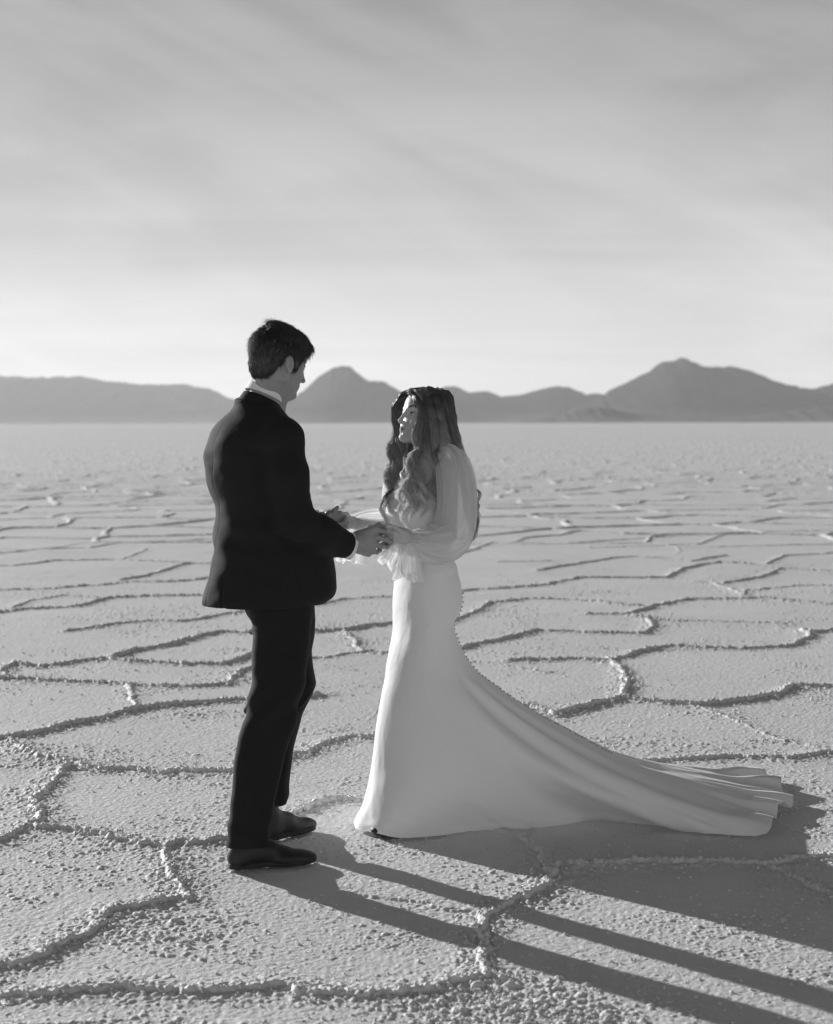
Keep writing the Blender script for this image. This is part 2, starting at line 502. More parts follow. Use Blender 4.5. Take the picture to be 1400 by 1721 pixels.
def build_crumbs():
    """loose popcorn grains of salt on and beside the ridges"""
    rg = np.random.default_rng(77)
    n = 520000
    lo, hi = 3.3, 15.0
    y = lo * (hi / lo) ** rg.random(n)
    x = (rg.random(n) * 2 - 1) * 0.36 * (y + 0.6)
    h, crest = ground_height(x, y, True)
    clump = fbm2(x * 2.6 + 3, y * 2.6, 3)
    fine = fbm2(x * 11 + 9, y * 11, 2)
    spot = 1.2 * np.exp(-(((x - 0.24) / 0.28) ** 2 + ((y - 4.0) / 0.20) ** 2)) + 0.5 * np.exp(-(((x + 0.72) / 0.20) ** 2 + ((y - 4.60) / 0.22) ** 2))
    spot = spot + 0.4 * np.exp(-(((x - 1.15) / 0.25) ** 2 + ((y - 4.75) / 0.25) ** 2))
    dens = 0.010 + 0.09 * np.clip(clump + .8 * fine - .06, 0, 1) + 0.24 * crest ** 2.5 + 0.30 * spot * np.clip(.5 + fine, 0, 1)
    keep = rg.random(n) < dens * np.clip(7.5 / y, .25, 1) ** 1.0
    x, y, h, crest, sp = x[keep], y[keep], h[keep], crest[keep], spot[keep]
    h = ground_height(x, y)
    m = len(x)
    r = 0.0016 + 0.0048 * rg.random(m) ** 3 + 0.0035 * np.clip(sp, 0, 1) * rg.random(m) + 0.0025 * crest * rg.random(m)
    r *= np.clip(y / 6.0, .9, 1.5)
    g = (1 + 5 ** .5) / 2
    base = np.array([(-1, g, 0), (1, g, 0), (-1, -g, 0), (1, -g, 0), (0, -1, g), (0, 1, g), (0, -1, -g), (0, 1, -g), (g, 0, -1), (g, 0, 1), (-g, 0, -1), (-g, 0, 1)]) / math.hypot(1, g)
    fc = np.array([(0, 11, 5), (0, 5, 1), (0, 1, 7), (0, 7, 10), (0, 10, 11), (1, 5, 9), (5, 11, 4), (11, 10, 2), (10, 7, 6), (7, 1, 8), (3, 9, 4), (3, 4, 2), (3, 2, 6), (3, 6, 8), (3, 8, 9), (4, 9, 5), (2, 4, 11), (6, 2, 10), (8, 6, 7), (9, 8, 1)])
    V = base[None] * r[:, None, None] * rg.uniform(.72, 1.25, (m, 12, 1))
    a = rg.uniform(0, 6.28, m); ca, sa = np.cos(a)[:, None], np.sin(a)[:, None]
    V = np.stack([V[..., 0] * ca - V[..., 1] * sa, V[..., 0] * sa + V[..., 1] * ca, V[..., 2] * .85], -1)
    V += np.stack([x, y, h + r * .35], -1)[:, None, :]
    F = (fc[None] + 12 * np.arange(m)[:, None, None]).reshape(-1, 3)
    print('crumbs', m)
    o = mesh_obj('salt_crumbs', V.reshape(-1, 3), F, MAT_SALT)
    tag(o, kind='stuff', label='loose white grains of salt on the crust')


build_crumbs()


# ---------------------------------------------------------------- mountains
def mountain_material(name, v, light):
    m, t, b, out = new_mat(name)
    geo = t.add('ShaderNodeNewGeometry')
    n1 = t.noise(geo.outputs['Position'], 0.0012, 8, 0.62)
    sx = t.add('ShaderNodeSeparateXYZ')
    t.link(geo.outputs['Position'], sx.inputs[0])
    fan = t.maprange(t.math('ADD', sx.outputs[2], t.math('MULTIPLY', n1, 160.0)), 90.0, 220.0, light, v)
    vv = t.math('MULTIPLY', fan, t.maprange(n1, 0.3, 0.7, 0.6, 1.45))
    cc = t.add('ShaderNodeCombineColor')
    for i in range(3): t.link(vv, cc.inputs[i])
    t.link(cc.outputs[0], b.inputs['Base Color'])
    b.inputs['Roughness'].default_value = 1.0
    b.inputs['Specular IOR Level'].default_value = 0.0
    return m


def mountain(name, D, skyline, depth, mat, label, seed, base=712.0):
    """a range: skyline heights (photo rows) carried by a ridge at distance D, with spurs running to the flat"""
    sk = np.array(skyline, float)
    nx, ny = 700, 61
    px = np.linspace(sk[0, 0], sk[-1, 0], nx)
    top = np.interp(px, sk[:, 0], sk[:, 1])
    kern = np.hanning(5); kern /= kern.sum()
    top = np.convolve(np.pad(top, 2, 'edge'), kern, 'valid')
    top = top + 3.2 * fbm2(px * 0.06 + seed, px * 0 + .5, 4, .6) * np.clip((base - top) / 20, 0, 1)
    Hh = (base - top) / FPX * D
    X0 = (px - 700) / FPX * D
    v = np.linspace(-1, 1, ny)
    Yg = D + v * depth
    XX, VV = np.meshgrid(X0, v, indexing='ij')
    YY = D + VV * depth + 0 * XX
    HH = np.repeat(Hh[:, None], ny, 1)
    sc = 1.0 / 1400.0
    spur = fbm2(XX * sc + seed, YY * sc * 0.6, 5, 0.55)
    prof = np.clip(1 - np.abs(VV), 0, 1)
    prof = prof ** (1.15 + 0.5 * spur)
    ZZ = HH * prof * (1 + 0.9 * spur * (np.abs(VV) > 0.02) * np.clip(np.abs(VV) * 3, 0, 1))
    ZZ = np.minimum(ZZ, HH * (1 - 0.25 * np.abs(VV)))
    ZZ = ZZ + 14 * fbm2(XX / 350 + seed, YY / 350, 3) * prof - 3
    ZZ[:, 0] = -6; ZZ[:, -1] = -6; ZZ[0, :] = -6; ZZ[-1, :] = -6
    XXs = XX * YY / D
    V = np.stack([XX, YY, ZZ], -1).reshape(-1, 3)
    idx = np.arange(nx * ny).reshape(nx, ny)
    F = np.stack([idx[:-1, :-1], idx[1:, :-1], idx[1:, 1:], idx[:-1, 1:]], -1).reshape(-1, 4)
    o = mesh_obj(name, V, F, mat)
    tag(o, kind='structure', label=label)
    return o


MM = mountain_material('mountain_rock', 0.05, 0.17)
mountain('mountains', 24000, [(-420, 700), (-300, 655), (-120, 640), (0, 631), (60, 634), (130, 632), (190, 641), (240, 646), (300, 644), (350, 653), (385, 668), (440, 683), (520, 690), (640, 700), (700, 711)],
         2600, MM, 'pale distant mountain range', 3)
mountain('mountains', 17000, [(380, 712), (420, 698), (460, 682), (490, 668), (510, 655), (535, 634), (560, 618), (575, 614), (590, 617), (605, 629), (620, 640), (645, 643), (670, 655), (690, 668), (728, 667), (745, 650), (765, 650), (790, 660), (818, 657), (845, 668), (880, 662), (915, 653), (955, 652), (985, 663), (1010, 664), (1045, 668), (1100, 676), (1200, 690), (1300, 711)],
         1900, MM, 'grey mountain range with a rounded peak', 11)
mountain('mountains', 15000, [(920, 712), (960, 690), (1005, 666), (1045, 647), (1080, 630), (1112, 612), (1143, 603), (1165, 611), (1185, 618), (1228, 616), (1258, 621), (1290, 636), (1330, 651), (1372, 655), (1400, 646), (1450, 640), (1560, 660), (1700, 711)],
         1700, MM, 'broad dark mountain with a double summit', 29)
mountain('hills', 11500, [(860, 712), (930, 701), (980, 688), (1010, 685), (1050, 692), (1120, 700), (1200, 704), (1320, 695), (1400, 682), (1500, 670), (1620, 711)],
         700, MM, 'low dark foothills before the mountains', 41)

# air between here and the mountains
bm_v = [(-14000, -60, -1.0), (14000, -60, -1.0), (14000, 30000, -1.0), (-14000, 30000, -1.0)]
bm_v += [(x, y, 950.0) for x, y, z in bm_v]
mh = bpy.data.materials.new('haze_air'); mh.use_nodes = True
th = NT(mh.node_tree)
oh = th.add('ShaderNodeOutputMaterial'); pv = th.add('ShaderNodeVolumePrincipled')
pv.inputs['Color'].default_value = grey(0.95)
pv.inputs['Density'].default_value = 2.0e-5
pv.inputs['Anisotropy'].default_value = 0.2
th.link(pv.outputs[0], oh.inputs['Volume'])
hz_o = mesh_obj('haze', bm_v, [(0, 3, 2, 1), (4, 5, 6, 7), (0, 1, 5, 4), (1, 2, 6, 5), (2, 3, 7, 6), (3, 0, 4, 7)], mh, smooth=False)
tag(hz_o, kind='stuff', label='thin pale haze over the flat')
# ---------------------------------------------------------------- volume modelling kit
class Vol:
    """signed distance field on a grid; shapes are blended into it, then its zero surface is taken as a mesh"""
    def __init__(self, lo, hi, vox, frame=None):
        self.lo = np.array(lo, float); self.vox = vox
        self.n = np.ceil((np.array(hi, float) - self.lo) / vox).astype(int) + 1
        self.F = np.full(self.n, 0.08, np.float32)

    def _sub(self, lo, hi):
        a = np.clip(np.floor((np.asarray(lo) - self.lo) / self.vox).astype(int), 0, self.n)
        b = np.clip(np.ceil((np.asarray(hi) - self.lo) / self.vox).astype(int) + 1, 0, self.n)
        if (b <= a).any(): return None
        ax = [(np.arange(a[i], b[i]) * self.vox + self.lo[i]).astype(np.float32) for i in range(3)]
        return tuple(slice(a[i], b[i]) for i in range(3)), ax[0][:, None, None], ax[1][None, :, None], ax[2][None, None, :]

    def grid(self):
        return self._sub(self.lo, self.lo + self.n * self.vox)

    def _put(self, sl, d, k, mode):
        A = self.F[sl]
        if mode == 'add':
            if k > 0:
                h = np.clip(0.5 + 0.5 * (A - d) / k, 0, 1)
                self.F[sl] = A + (d - A) * h - k * h * (1 - h)
            else:
                self.F[sl] = np.minimum(A, d)
        else:
            d = -d
            if k > 0:
                h = np.clip(0.5 - 0.5 * (A - d) / k, 0, 1)
                self.F[sl] = A + (d - A) * h + k * h * (1 - h)
            else:
                self.F[sl] = np.maximum(A, d)

    def cone(self, a, b, ra, rb, k=0.01, mode='add'):
        a = np.asarray(a, float); b = np.asarray(b, float)
        m = max(ra, rb) + k + 4 * self.vox + 0.012
        s = self._sub(np.minimum(a, b) - m, np.maximum(a, b) + m)
        if s is None: return self
        sl, X, Y, Z = s
        ab = b - a; L2 = float(ab @ ab) + 1e-12
        t = np.clip(((X - a[0]) * ab[0] + (Y - a[1]) * ab[1] + (Z - a[2]) * ab[2]) / L2, 0, 1)
        d = np.sqrt((X - a[0] - t * ab[0]) ** 2 + (Y - a[1] - t * ab[1]) ** 2 + (Z - a[2] - t * ab[2]) ** 2) - (ra + (rb - ra) * t)
        self._put(sl, d, k, mode)
        return self

    def chain(self, pts, rad, k=0.01):
        for i in range(len(pts) - 1):
            self.cone(pts[i], pts[i + 1], rad[i], rad[i + 1], k)
        return self

    def ell(self, c, r, rot=None, k=0.01, mode='add'):
        """rot: 3x3, rows are the ellipsoid's axes"""
        c = np.asarray(c, float); r = np.asarray(r, float)
        m = r.max() + k + 4 * self.vox + 0.012
        s = self._sub(c - m, c + m)
        if s is None: return self
        sl, X, Y, Z = s
        X = X - c[0]; Y = Y - c[1]; Z = Z - c[2]
        if rot is not None:
            X, Y, Z = [rot[i][0] * X + rot[i][1] * Y + rot[i][2] * Z for i in range(3)]
        k0 = np.sqrt((X / r[0]) ** 2 + (Y / r[1]) ** 2 + (Z / r[2]) ** 2)
        k1 = np.sqrt((X / r[0] ** 2) ** 2 + (Y / r[1] ** 2) ** 2 + (Z / r[2] ** 2) ** 2)
        d = k0 * (k0 - 1) / (k1 + 1e-6)
        self._put(sl, d, k, mode)
        return self

    def column(self, tab, yaw, k=0.01, n=2.3):
        """tab rows: z, cx, cy, front-back half, lateral half; yaw = facing angle"""
        tab = np.array(sorted(tab), float)
        z0, z1 = tab[0, 0], tab[-1, 0]
        m = max(tab[:, 3].max(), tab[:, 4].max()) + 0.06
        s = self._sub((tab[:, 1].min() - m, tab[:, 2].min() - m, z0 - 0.05), (tab[:, 1].max() + m, tab[:, 2].max() + m, z1 + 0.05))
        sl, X, Y, Z = s
        def cr(zz, col):
            return np.interp(zz, tab[:, 0], tab[:, col])
        zz = Z.ravel()
        g = np.linspace(-0.010, 0.010, 5)
        f = [np.mean([cr(zz + q, i) for q in g], 0)[None, None, :].astype(np.float32) for i in range(1, 5)]
        c, s_ = math.cos(yaw), math.sin(yaw)
        P = (X - f[0]) * c + (Y - f[1]) * s_
        Q = -(X - f[0]) * s_ + (Y - f[1]) * c
        rho = (np.abs(P / f[2]) ** n + np.abs(Q / f[3]) ** n) ** (1.0 / n)
        d = (rho - 1) * np.minimum(f[2], f[3]) * 0.95
        d = np.maximum(d, np.maximum(z0 - Z, Z - z1))
        self._put(sl, d.astype(np.float32), k, 'add')
        return self

    def mesh(self):
        F = self.F; n = F.shape
        S = F < 0
        cnt = np.zeros([q - 1 for q in n], np.uint8)
        def corner(A, i, j, k):
            return A[i:n[0] - 1 + i, j:n[1] - 1 + j, k:n[2] - 1 + k]
        for i in (0, 1):
            for j in (0, 1):
                for k in (0, 1):
                    cnt += corner(S, i, j, k)
        act = (cnt > 0) & (cnt < 8)
        cells = np.argwhere(act)
        vid = np.full(act.shape, -1, np.int32)
        vid[act] = np.arange(len(cells))
        acc = np.zeros((len(cells), 3)); num = np.zeros(len(cells))
        ci, cj, ck = cells.T
        for ax in range(3):
            o = [q for q in range(3) if q != ax]
            for p in (0, 1):
                for q in (0, 1):
                    off = [0, 0, 0]; off[o[0]] = p; off[o[1]] = q
                    A = F[ci + off[0], cj + off[1], ck + off[2]]
                    e = off.copy(); e[ax] = 1
                    B = F[ci + e[0], cj + e[1], ck + e[2]]
                    m = (A < 0) != (B < 0)
                    t = A / (A - B + 1e-20)
                    pt = np.zeros((len(cells), 3)); pt[:, o[0]] = p; pt[:, o[1]] = q; pt[:, ax] = t
                    acc[m] += pt[m]; num[m] += 1
        V = (cells + acc / np.maximum(num, 1)[:, None]) * self.vox + self.lo
        faces = []
        for ax in range(3):
            o1, o2 = [(1, 2), (2, 0), (0, 1)][ax]
            sl0 = [slice(None)] * 3; sl1 = [slice(None)] * 3
            sl0[ax] = slice(0, -1); sl1[ax] = slice(1, None)
            A = S[tuple(sl0)]; B = S[tuple(sl1)]
            e = np.argwhere(A != B)
            ok = (e[:, o1] > 0) & (e[:, o2] > 0) & (e[:, o1] < n[o1] - 1) & (e[:, o2] < n[o2] - 1)
            e = e[ok]
            ins = S[tuple(e.T)]
            def c(d1, d2):
                q = e.copy(); q[:, o1] -= d1; q[:, o2] -= d2
                return vid[tuple(q.T)]
            f = np.stack([c(1, 1), c(0, 1), c(0, 0), c(1, 0)], -1)
            f[~ins] = f[~ins][:, ::-1]
            faces.append(f)
        Fc = np.concatenate(faces)
        Fc = Fc[(Fc >= 0).all(1)]
        return V, Fc


def join(parts):
    Vs, Fs, n = [], [], 0
    for V, F in parts:
        Vs.append(V); Fs.append(F + n); n += len(V)
    return np.concatenate(Vs), np.concatenate(Fs)


def catmull(P, m):
    """m points along a smooth curve through P (any dimension)"""
    P = np.asarray(P, float)
    Q = np.vstack([2 * P[0] - P[1], P, 2 * P[-1] - P[-2]])
    n = len(P) - 1
    u = np.linspace(0, n, m); i = np.minimum(u.astype(int), n - 1); t = (u - i)[:, None]
    a, b, c, d = Q[i], Q[i + 1], Q[i + 2], Q[i + 3]
    return 0.5 * ((2 * b) + (-a + c) * t + (2 * a - 5 * b + 4 * c - d) * t * t + (-a + 3 * b - 3 * c + d) * t ** 3)


def grid_faces(n, m, wrap=True):
    idx = np.arange(n * m).reshape(n, m)
    if wrap:
        j2 = np.roll(idx, -1, 1)
        return np.stack([idx[:-1], j2[:-1], j2[1:], idx[1:]], -1).reshape(-1, 4)
    return np.stack([idx[:-1, :-1], idx[:-1, 1:], idx[1:, 1:], idx[1:, :-1]], -1).reshape(-1, 4)


def frames_along(C, ref):
    T = np.gradient(C, axis=0); T /= np.linalg.norm(T, axis=1)[:, None] + 1e-9
    N = np.empty_like(T); v = np.asarray(ref, float)
    for i in range(len(T)):
        v = v - T[i] * (v @ T[i]); v /= np.linalg.norm(v) + 1e-9
        N[i] = v
    return T, N, np.cross(T, N)


def strand_mesh(lines, radii, sides=3):
    """lines (S, P, 3), radii (S, P): thin tubes in one mesh"""
    S_, P_, _ = lines.shape
    T = np.gradient(lines, axis=1)
    T /= np.linalg.norm(T, axis=2)[..., None] + 1e-9
    ref = np.array((0.31, -0.83, 0.46))
    N = np.cross(T, ref); N /= np.linalg.norm(N, axis=2)[..., None] + 1e-9
    B = np.cross(T, N)
    rings = []
    for q in range(sides):
        a = 2 * math.pi * q / sides
        rings.append(lines + (N * math.cos(a) + B * math.sin(a)) * radii[..., None])
    V = np.stack(rings, 2).reshape(-1, 3)
    idx = np.arange(S_ * P_ * sides).reshape(S_, P_, sides)
    j2 = np.roll(idx, -1, 2)
    F = np.stack([idx[:, :-1], j2[:, :-1], j2[:, 1:], idx[:, 1:]], -1).reshape(-1, 4)
    return V, F


def empty(name, loc):
    o = bpy.data.objects.new(name, None)
    COL.objects.link(o)
    o.location = loc
    o.empty_display_size = 0.1
    return o


def child(name, V, F, mat, parent, smooth=True):
    """mesh given in place coordinates, stored relative to its parent (parents carry a location only)"""
    base = np.zeros(3); p = parent
    while p is not None:
        base += np.array(p.location); p = p.parent
    return mesh_obj(name, np.asarray(V) - base, F, mat, parent, smooth)


def head_frame(yaw, pitch, origin, scale, mirror=1):
    """forward, near-side lateral, up; mirror=1: lateral is 90 degrees clockwise of the facing direction"""
    f0 = np.array((math.cos(yaw), math.sin(yaw), 0.0))
    lat = np.array((math.sin(yaw), -math.cos(yaw), 0.0)) * mirror
    up0 = np.array((0, 0, 1.0))
    f = f0 * math.cos(pitch) + up0 * math.sin(pitch)
    u = up0 * math.cos(pitch) - f0 * math.sin(pitch)
    M = np.stack([f, lat, u])            # rows: local axes in the world
    def tr(p):
        return np.asarray(origin) + (np.atleast_2d(p) * scale) @ M if np.ndim(p) > 1 else np.asarray(origin) + (np.asarray(p, float) * scale) @ M
    return M, tr


def mat_cloth(name, v, rough=0.9, sheen=0.0, weave=900.0, bump=0.0006, glow=0.0):
    m, t, b, out = new_mat(name)
    b.inputs['Base Color'].default_value = grey(v)
    b.inputs['Roughness'].default_value = rough
    b.inputs['Specular IOR Level'].default_value = 0.15
    if sheen:
        b.inputs['Sheen Weight'].default_value = sheen
        b.inputs['Sheen Roughness'].default_value = 0.5
    tcn = t.add('ShaderNodeTexCoord')
    n = t.noise(tcn.outputs['Object'], weave, 2, 0.6)
    n2 = t.noise(tcn.outputs['Object'], 18.0, 3, 0.5)
    h = t.math('ADD', t.math('MULTIPLY', n, bump), t.math('MULTIPLY', n2, 0.0025))
    bp = t.add('ShaderNodeBump'); bp.inputs['Strength'].default_value = 0.6; bp.inputs['Distance'].default_value = 1.0
    t.link(h, bp.inputs['Height']); t.link(bp.outputs[0], b.inputs['Normal'])
    c = t.maprange(n, 0.3, 0.7, v * 0.9, v * 1.08)
    cc = t.add('ShaderNodeCombineColor')
    for i in range(3): t.link(c, cc.inputs[i])
    t.link(cc.outputs[0], b.inputs['Base Color'])
    if glow:
        tr = t.add('ShaderNodeBsdfTranslucent'); tr.inputs[0].default_value = grey(v)
        mx = t.add('ShaderNodeMixShader'); mx.inputs[0].default_value = glow
        t.link(b.outputs[0], mx.inputs[1]); t.link(tr.outputs[0], mx.inputs[2]); t.link(mx.outputs[0], out.inputs[0])
    return m


def mat_attr(name, rough, spec, sss=0.0, attr='shade'):
    m, t, b, out = new_mat(name)
    at = t.add('ShaderNodeAttribute', attribute_name=attr)
    tcn = t.add('ShaderNodeTexCoord')
    n = t.noise(tcn.outputs['Object'], 60.0, 4, 0.6)
    v = t.math('MULTIPLY', at.outputs['Fac'], t.maprange(n, 0.3, 0.7, 0.93, 1.07))
    cc = t.add('ShaderNodeCombineColor')
    for i in range(3): t.link(v, cc.inputs[i])
    t.link(cc.outputs[0], b.inputs['Base Color'])
    b.inputs['Roughness'].default_value = rough
    b.inputs['Specular IOR Level'].default_value = spec
    if sss:
        b.inputs['Subsurface Weight'].default_value = sss
        b.inputs['Subsurface Radius'].default_value = (0.006, 0.006, 0.006)
        b.inputs['Subsurface Scale'].default_value = 1.0
    return m


def mat_hair(name, v, rough=0.45, spec=0.5, trans=0.25):
    m, t, b, out = new_mat(name)
    at = t.add('ShaderNodeAttribute', attribute_name='shade')
    c = t.math('MULTIPLY', at.outputs['Fac'], v)
    cc = t.add('ShaderNodeCombineColor')
    for i in range(3): t.link(c, cc.inputs[i])
    t.link(cc.outputs[0], b.inputs['Base Color'])
    b.inputs['Roughness'].default_value = rough
    b.inputs['Specular IOR Level'].default_value = spec
    tr = t.add('ShaderNodeBsdfTranslucent')
    c2 = t.math('MULTIPLY', c, 2.2, clamp=True)
    c3 = t.add('ShaderNodeCombineColor')
    for i in range(3): t.link(c2, c3.inputs[i])
    t.link(c3.outputs[0], tr.inputs[0])
    mx = t.add('ShaderNodeMixShader'); mx.inputs[0].default_value = trans
    t.link(b.outputs[0], mx.inputs[1]); t.link(tr.outputs[0], mx.inputs[2])
    t.link(mx.outputs[0], out.inputs[0])
    return m


def build_head(V, tr, M, s, fem=0.0):
    """skull, face and ears blended into the volume V; fem softens brow, jaw and nose"""
    E = lambda c, r, k=0.012, mode='add', rot=None: V.ell(tr(c), np.array(r) * s, M if rot is None else rot @ M, k * s, mode)
    Cn = lambda a, b, ra, rb, k=0.01, mode='add': V.cone(tr(a), tr(b), ra * s, rb * s, k * s, mode)
    E((-.008, 0, .035), (.098, .077, .083))
    E((.030, 0, .040), (.060, .062, .062), .02)
    E((.035, 0, -.035), (.052, .057, .076), .02)
    jw = .050 - .006 * fem
    for q in (1, -1):
        Cn((-.004, q * jw, -.060), (.066, q * .012, -.100), .017 - .003 * fem, .014, .022)
        Cn((-.012, q * .062, -.010), (-.004, q * jw, -.060), .014, .016, .02)
        E((.052, q * .043, -.027), (.022, .019, .018), .020)
        Cn((.086 - .003 * fem, q * .010, .018), (.070, q * .045, .021), .0095 - .002 * fem, .009, .014)
    E((.074, 0, -.100), (.019, .021 - .004 * fem, .015), .014)
    E((.076, 0, -.066), (.020, .027, .022), .014)
    # eye sockets, eyeballs and lids
    for q in (1, -1):
        E((.092, q * .030, -.002), (.013, .018, .0115), .010, 'sub')
    Cn((.088, 0, .010), (.112 - .004 * fem, 0, -.036), .0070, .0088, .009)
    E((.114 - .004 * fem, 0, -.0385), (.0088, .0082, .0075), .004)
    for q in (1, -1):
        E((.102 - .003 * fem, q * .0115, -.0425), (.010, .0068, .0068), .005)
        E((.104, q * .006, -.0500), (.005, .0032, .0030), .002, 'sub')
        E((.0725, q * .0305, -.001), (.0125, .0125, .0125), .002)
        Cn((.0835, q * .021, .0055), (.0815, q * .040, .0055), .0030, .0028, .004)
        Cn((.0830, q * .021, -.0080), (.0805, q * .039, -.0075), .0022, .0022, .005)
    # lips
    up, lo_ = .0042, .0050 + .0003 * fem
    sm = .0035 * fem
    for q in (1, -1):
        Cn((.0955, 0, -.0645), (.083, q * (.021 + sm), -.0685 + sm), up, .0022, .004)
        Cn((.0930, 0, -.0755), (.082, q * (.019 + sm), -.0705 + sm), lo_, .0022, .004)
        Cn((.0985, 0, -.0700), (.091, q * .013, -.0700), .0012, .0012, .0012, 'sub')
        Cn((.091, q * .013, -.0700), (.083, q * (.023 + sm), -.0690 + sm), .0013, .0011, .0012, 'sub')
        E((.062, q * .036, -.048), (.012, .011, .012), .018)
    Cn((.098, 0, -.087), (.094, .0, -.087), .004, .004, .010, 'sub')
    # ears
    a = R(14)
    rot = np.array(((math.cos(a), 0, math.sin(a)), (0, 1, 0), (-math.sin(a), 0, math.cos(a))))
    for q in (1, -1):
        E((-.014, q * .080, -.012), (.017, .0075, .030), .005, rot=rot)
        E((-.011, q * .0885, -.008), (.0095, .0075, .018), .002, 'sub', rot=rot)
        E((-.003, q * .085, -.018), (.006, .005, .006), .002, 'sub')
        E((-.010, q * .080, -.038), (.008, .005, .008), .004)
        E((-.002, q * .080, -.018), (.004, .004, .006), .003)


def finger(V, pts, r0, k=0.003):
    """one finger: knuckle, joints and tip"""
    n = len(pts)
    rad = [r0 * (0.98 - 0.26 * i / (n - 1)) for i in range(n)]
    for i in range(n - 1):
        V.cone(pts[i], pts[i + 1], rad[i], rad[i + 1], k)
        if i: V.ell(pts[i], (rad[i] * 1.06,) * 3, None, k)
# ---------------------------------------------------------------- the man
YM = 5.45
SUIT = mat_cloth('black_wool', 0.018, 0.85, 0.03, 700.0, 0.0004)
SHIRT = mat_cloth('white_shirt_cotton', 0.80, 0.8, 0.0, 900.0)
SKIN_M = mat_attr('tanned_skin', 0.5, 0.4, 0.0)
HAIR_M = mat_hair('short_dark_hair', 0.045, 0.36, 0.7, 0.12)
mS, tS, bS, oS = new_mat('black_leather')
bS.inputs['Base Color'].default_value = grey(0.016); bS.inputs['Roughness'].default_value = 0.55
nS = tS.noise(tS.add('ShaderNodeTexCoord').outputs['Object'], 160.0, 3, 0.6)
bpS = tS.add('ShaderNodeBump'); bpS.inputs['Strength'].default_value = 0.25; bpS.inputs['Distance'].default_value = 0.001
tS.link(nS, bpS.inputs['Height']); tS.link(bpS.outputs[0], bS.inputs['Normal'])
SHOE = mS
mSo, tSo, bSo, oSo = new_mat('shoe_sole_rubber')
bSo.inputs['Base Color'].default_value = grey(0.03); bSo.inputs['Roughness'].default_value = 0.8

MAN_YAW = R(30)
fM = np.array((math.cos(MAN_YAW), math.sin(MAN_YAW), 0.0)); rM = np.array((math.sin(MAN_YAW), -math.cos(MAN_YAW), 0.0))
man = empty('person', (-0.52, 5.45, 0.0))
tag(man, 'man in a black suit holding the hands of the woman in white', 'person')

# --- head, neck and hands
H_O = pw(470, 608, YM)
MH, trM = head_frame(R(42), R(-13.5), H_O, 1.02)
hv = Vol(H_O - 0.19, H_O + (0.19, 0.19, 0.19), 0.0022)
build_head(hv, trM, MH, 1.01)
neck_base = pw(437, 700, YM + 0.01)
hv.cone(trM((-.030, 0, -.045)), neck_base, .052, .060, .022)
hv.cone(trM((.010, 0, -.085)), pw(458, 695, YM + 0.02), .036, .045, .03)
headM = hv.mesh()

def colour_head(Vv, M, tr, s, base, lipc, browc, iris, brow_w=1.0):
    L = ((Vv - tr((0, 0, 0))) @ M.T) / s
    f, l, u = L.T
    al = np.abs(l)
    col = np.full(len(Vv), base, np.float32)
    lip = np.exp(-(((u + .0695) / .0062) ** 2 + (al / .019) ** 2) ** 2) * (f > .075)
    col += (lipc - base) * np.clip(lip, 0, 1)
    bl = .026 + .012 * np.clip((al - .012) / .03, 0, 1) - .010 * np.clip((al - .036) / .015, 0, 1)
    brow = np.exp(-(((u - bl + .004) / (.0035 * brow_w)) ** 2)) * (al > .010) * (al < .050) * (f > .05)
    col += (browc - base) * np.clip(brow * 1.2, 0, 1)
    e = np.hypot((al - .0305), u + .001)
    onball = (np.sqrt((f - .0725) ** 2 + (al - .0305) ** 2 + (u + .001) ** 2) < .0133) & (f > .078)
    col = np.where(onball, .55, col)
    col = np.where(onball & (np.hypot(al - .0305, u + .001) < .0058), iris, col)
    lash = (np.abs(u - .0035) < .0017) & (np.abs(al - .031) < .0125) & (f > .078)
    col = np.where(lash, browc * 0.6, col)
    ck = np.exp(-(((al - .042) / .02) ** 2 + ((u + .035) / .02) ** 2)) * (f > .03)
    return col * (1 - 0.06 * ck)

hands = []
hv2 = Vol(pw(590, 945, 5.40) - 0.02, pw(668, 872, 5.62) + 0.02, 0.0020)
P = pw
def rm(pts): return [P(*q) for q in pts]
hv2.cone(P(578, 914, 5.43), P(602, 909, 5.46), .029, .029, .01)
for y0, y1, rr in ((893, 888, .014), (903, 901, .0145), (915, 914, .0145), (924, 926, .013)):
    hv2.cone(P(600, 0.5 * (y0 + 909), 5.465), P(629 - 0.12 * (y1 - 900), y1, 5.475), .020, rr, .014)
hv2.cone(P(603, 921, 5.48), P(618, 929, 5.50), .021, .015, .012)
finger(hv2, rm([(630, 889, 5.473), (645, 893, 5.485), (651, 900, 5.51), (646, 906, 5.53)]), .0100)
finger(hv2, rm([(629, 902, 5.468), (648, 906, 5.480), (657, 912, 5.51), (652, 917, 5.53)]), .0102)
finger(hv2, rm([(626, 915, 5.472), (642, 918, 5.492), (650, 919, 5.52), (646, 914, 5.54)]), .0098)
finger(hv2, rm([(622, 926, 5.480), (633, 928, 5.50), (638, 925, 5.52), (636, 919, 5.54)]), .0088)
finger(hv2, rm([(604, 899, 5.49), (621, 888, 5.50), (636, 883, 5.515), (647, 887, 5.53)]), .0118, .006)
hands.append(hv2.mesh())
hv3 = Vol(P(515, 905, 5.66) - 0.02, P(592, 842, 5.84) + 0.02, 0.0020)
hv3.cone(P(512, 880, 5.70), P(538, 874, 5.72), .030, .029, .01)
for y1, rr in ((864, .014), (871, .014), (879, .014), (886, .013)):
    hv3.cone(P(540, 0.5 * (y1 + 876), 5.725), P(570, y1, 5.75), .018, rr, .014)
finger(hv3, rm([(570, 863, 5.755), (580, 871, 5.745), (577, 879, 5.72), (568, 880, 5.705)]), .0098)
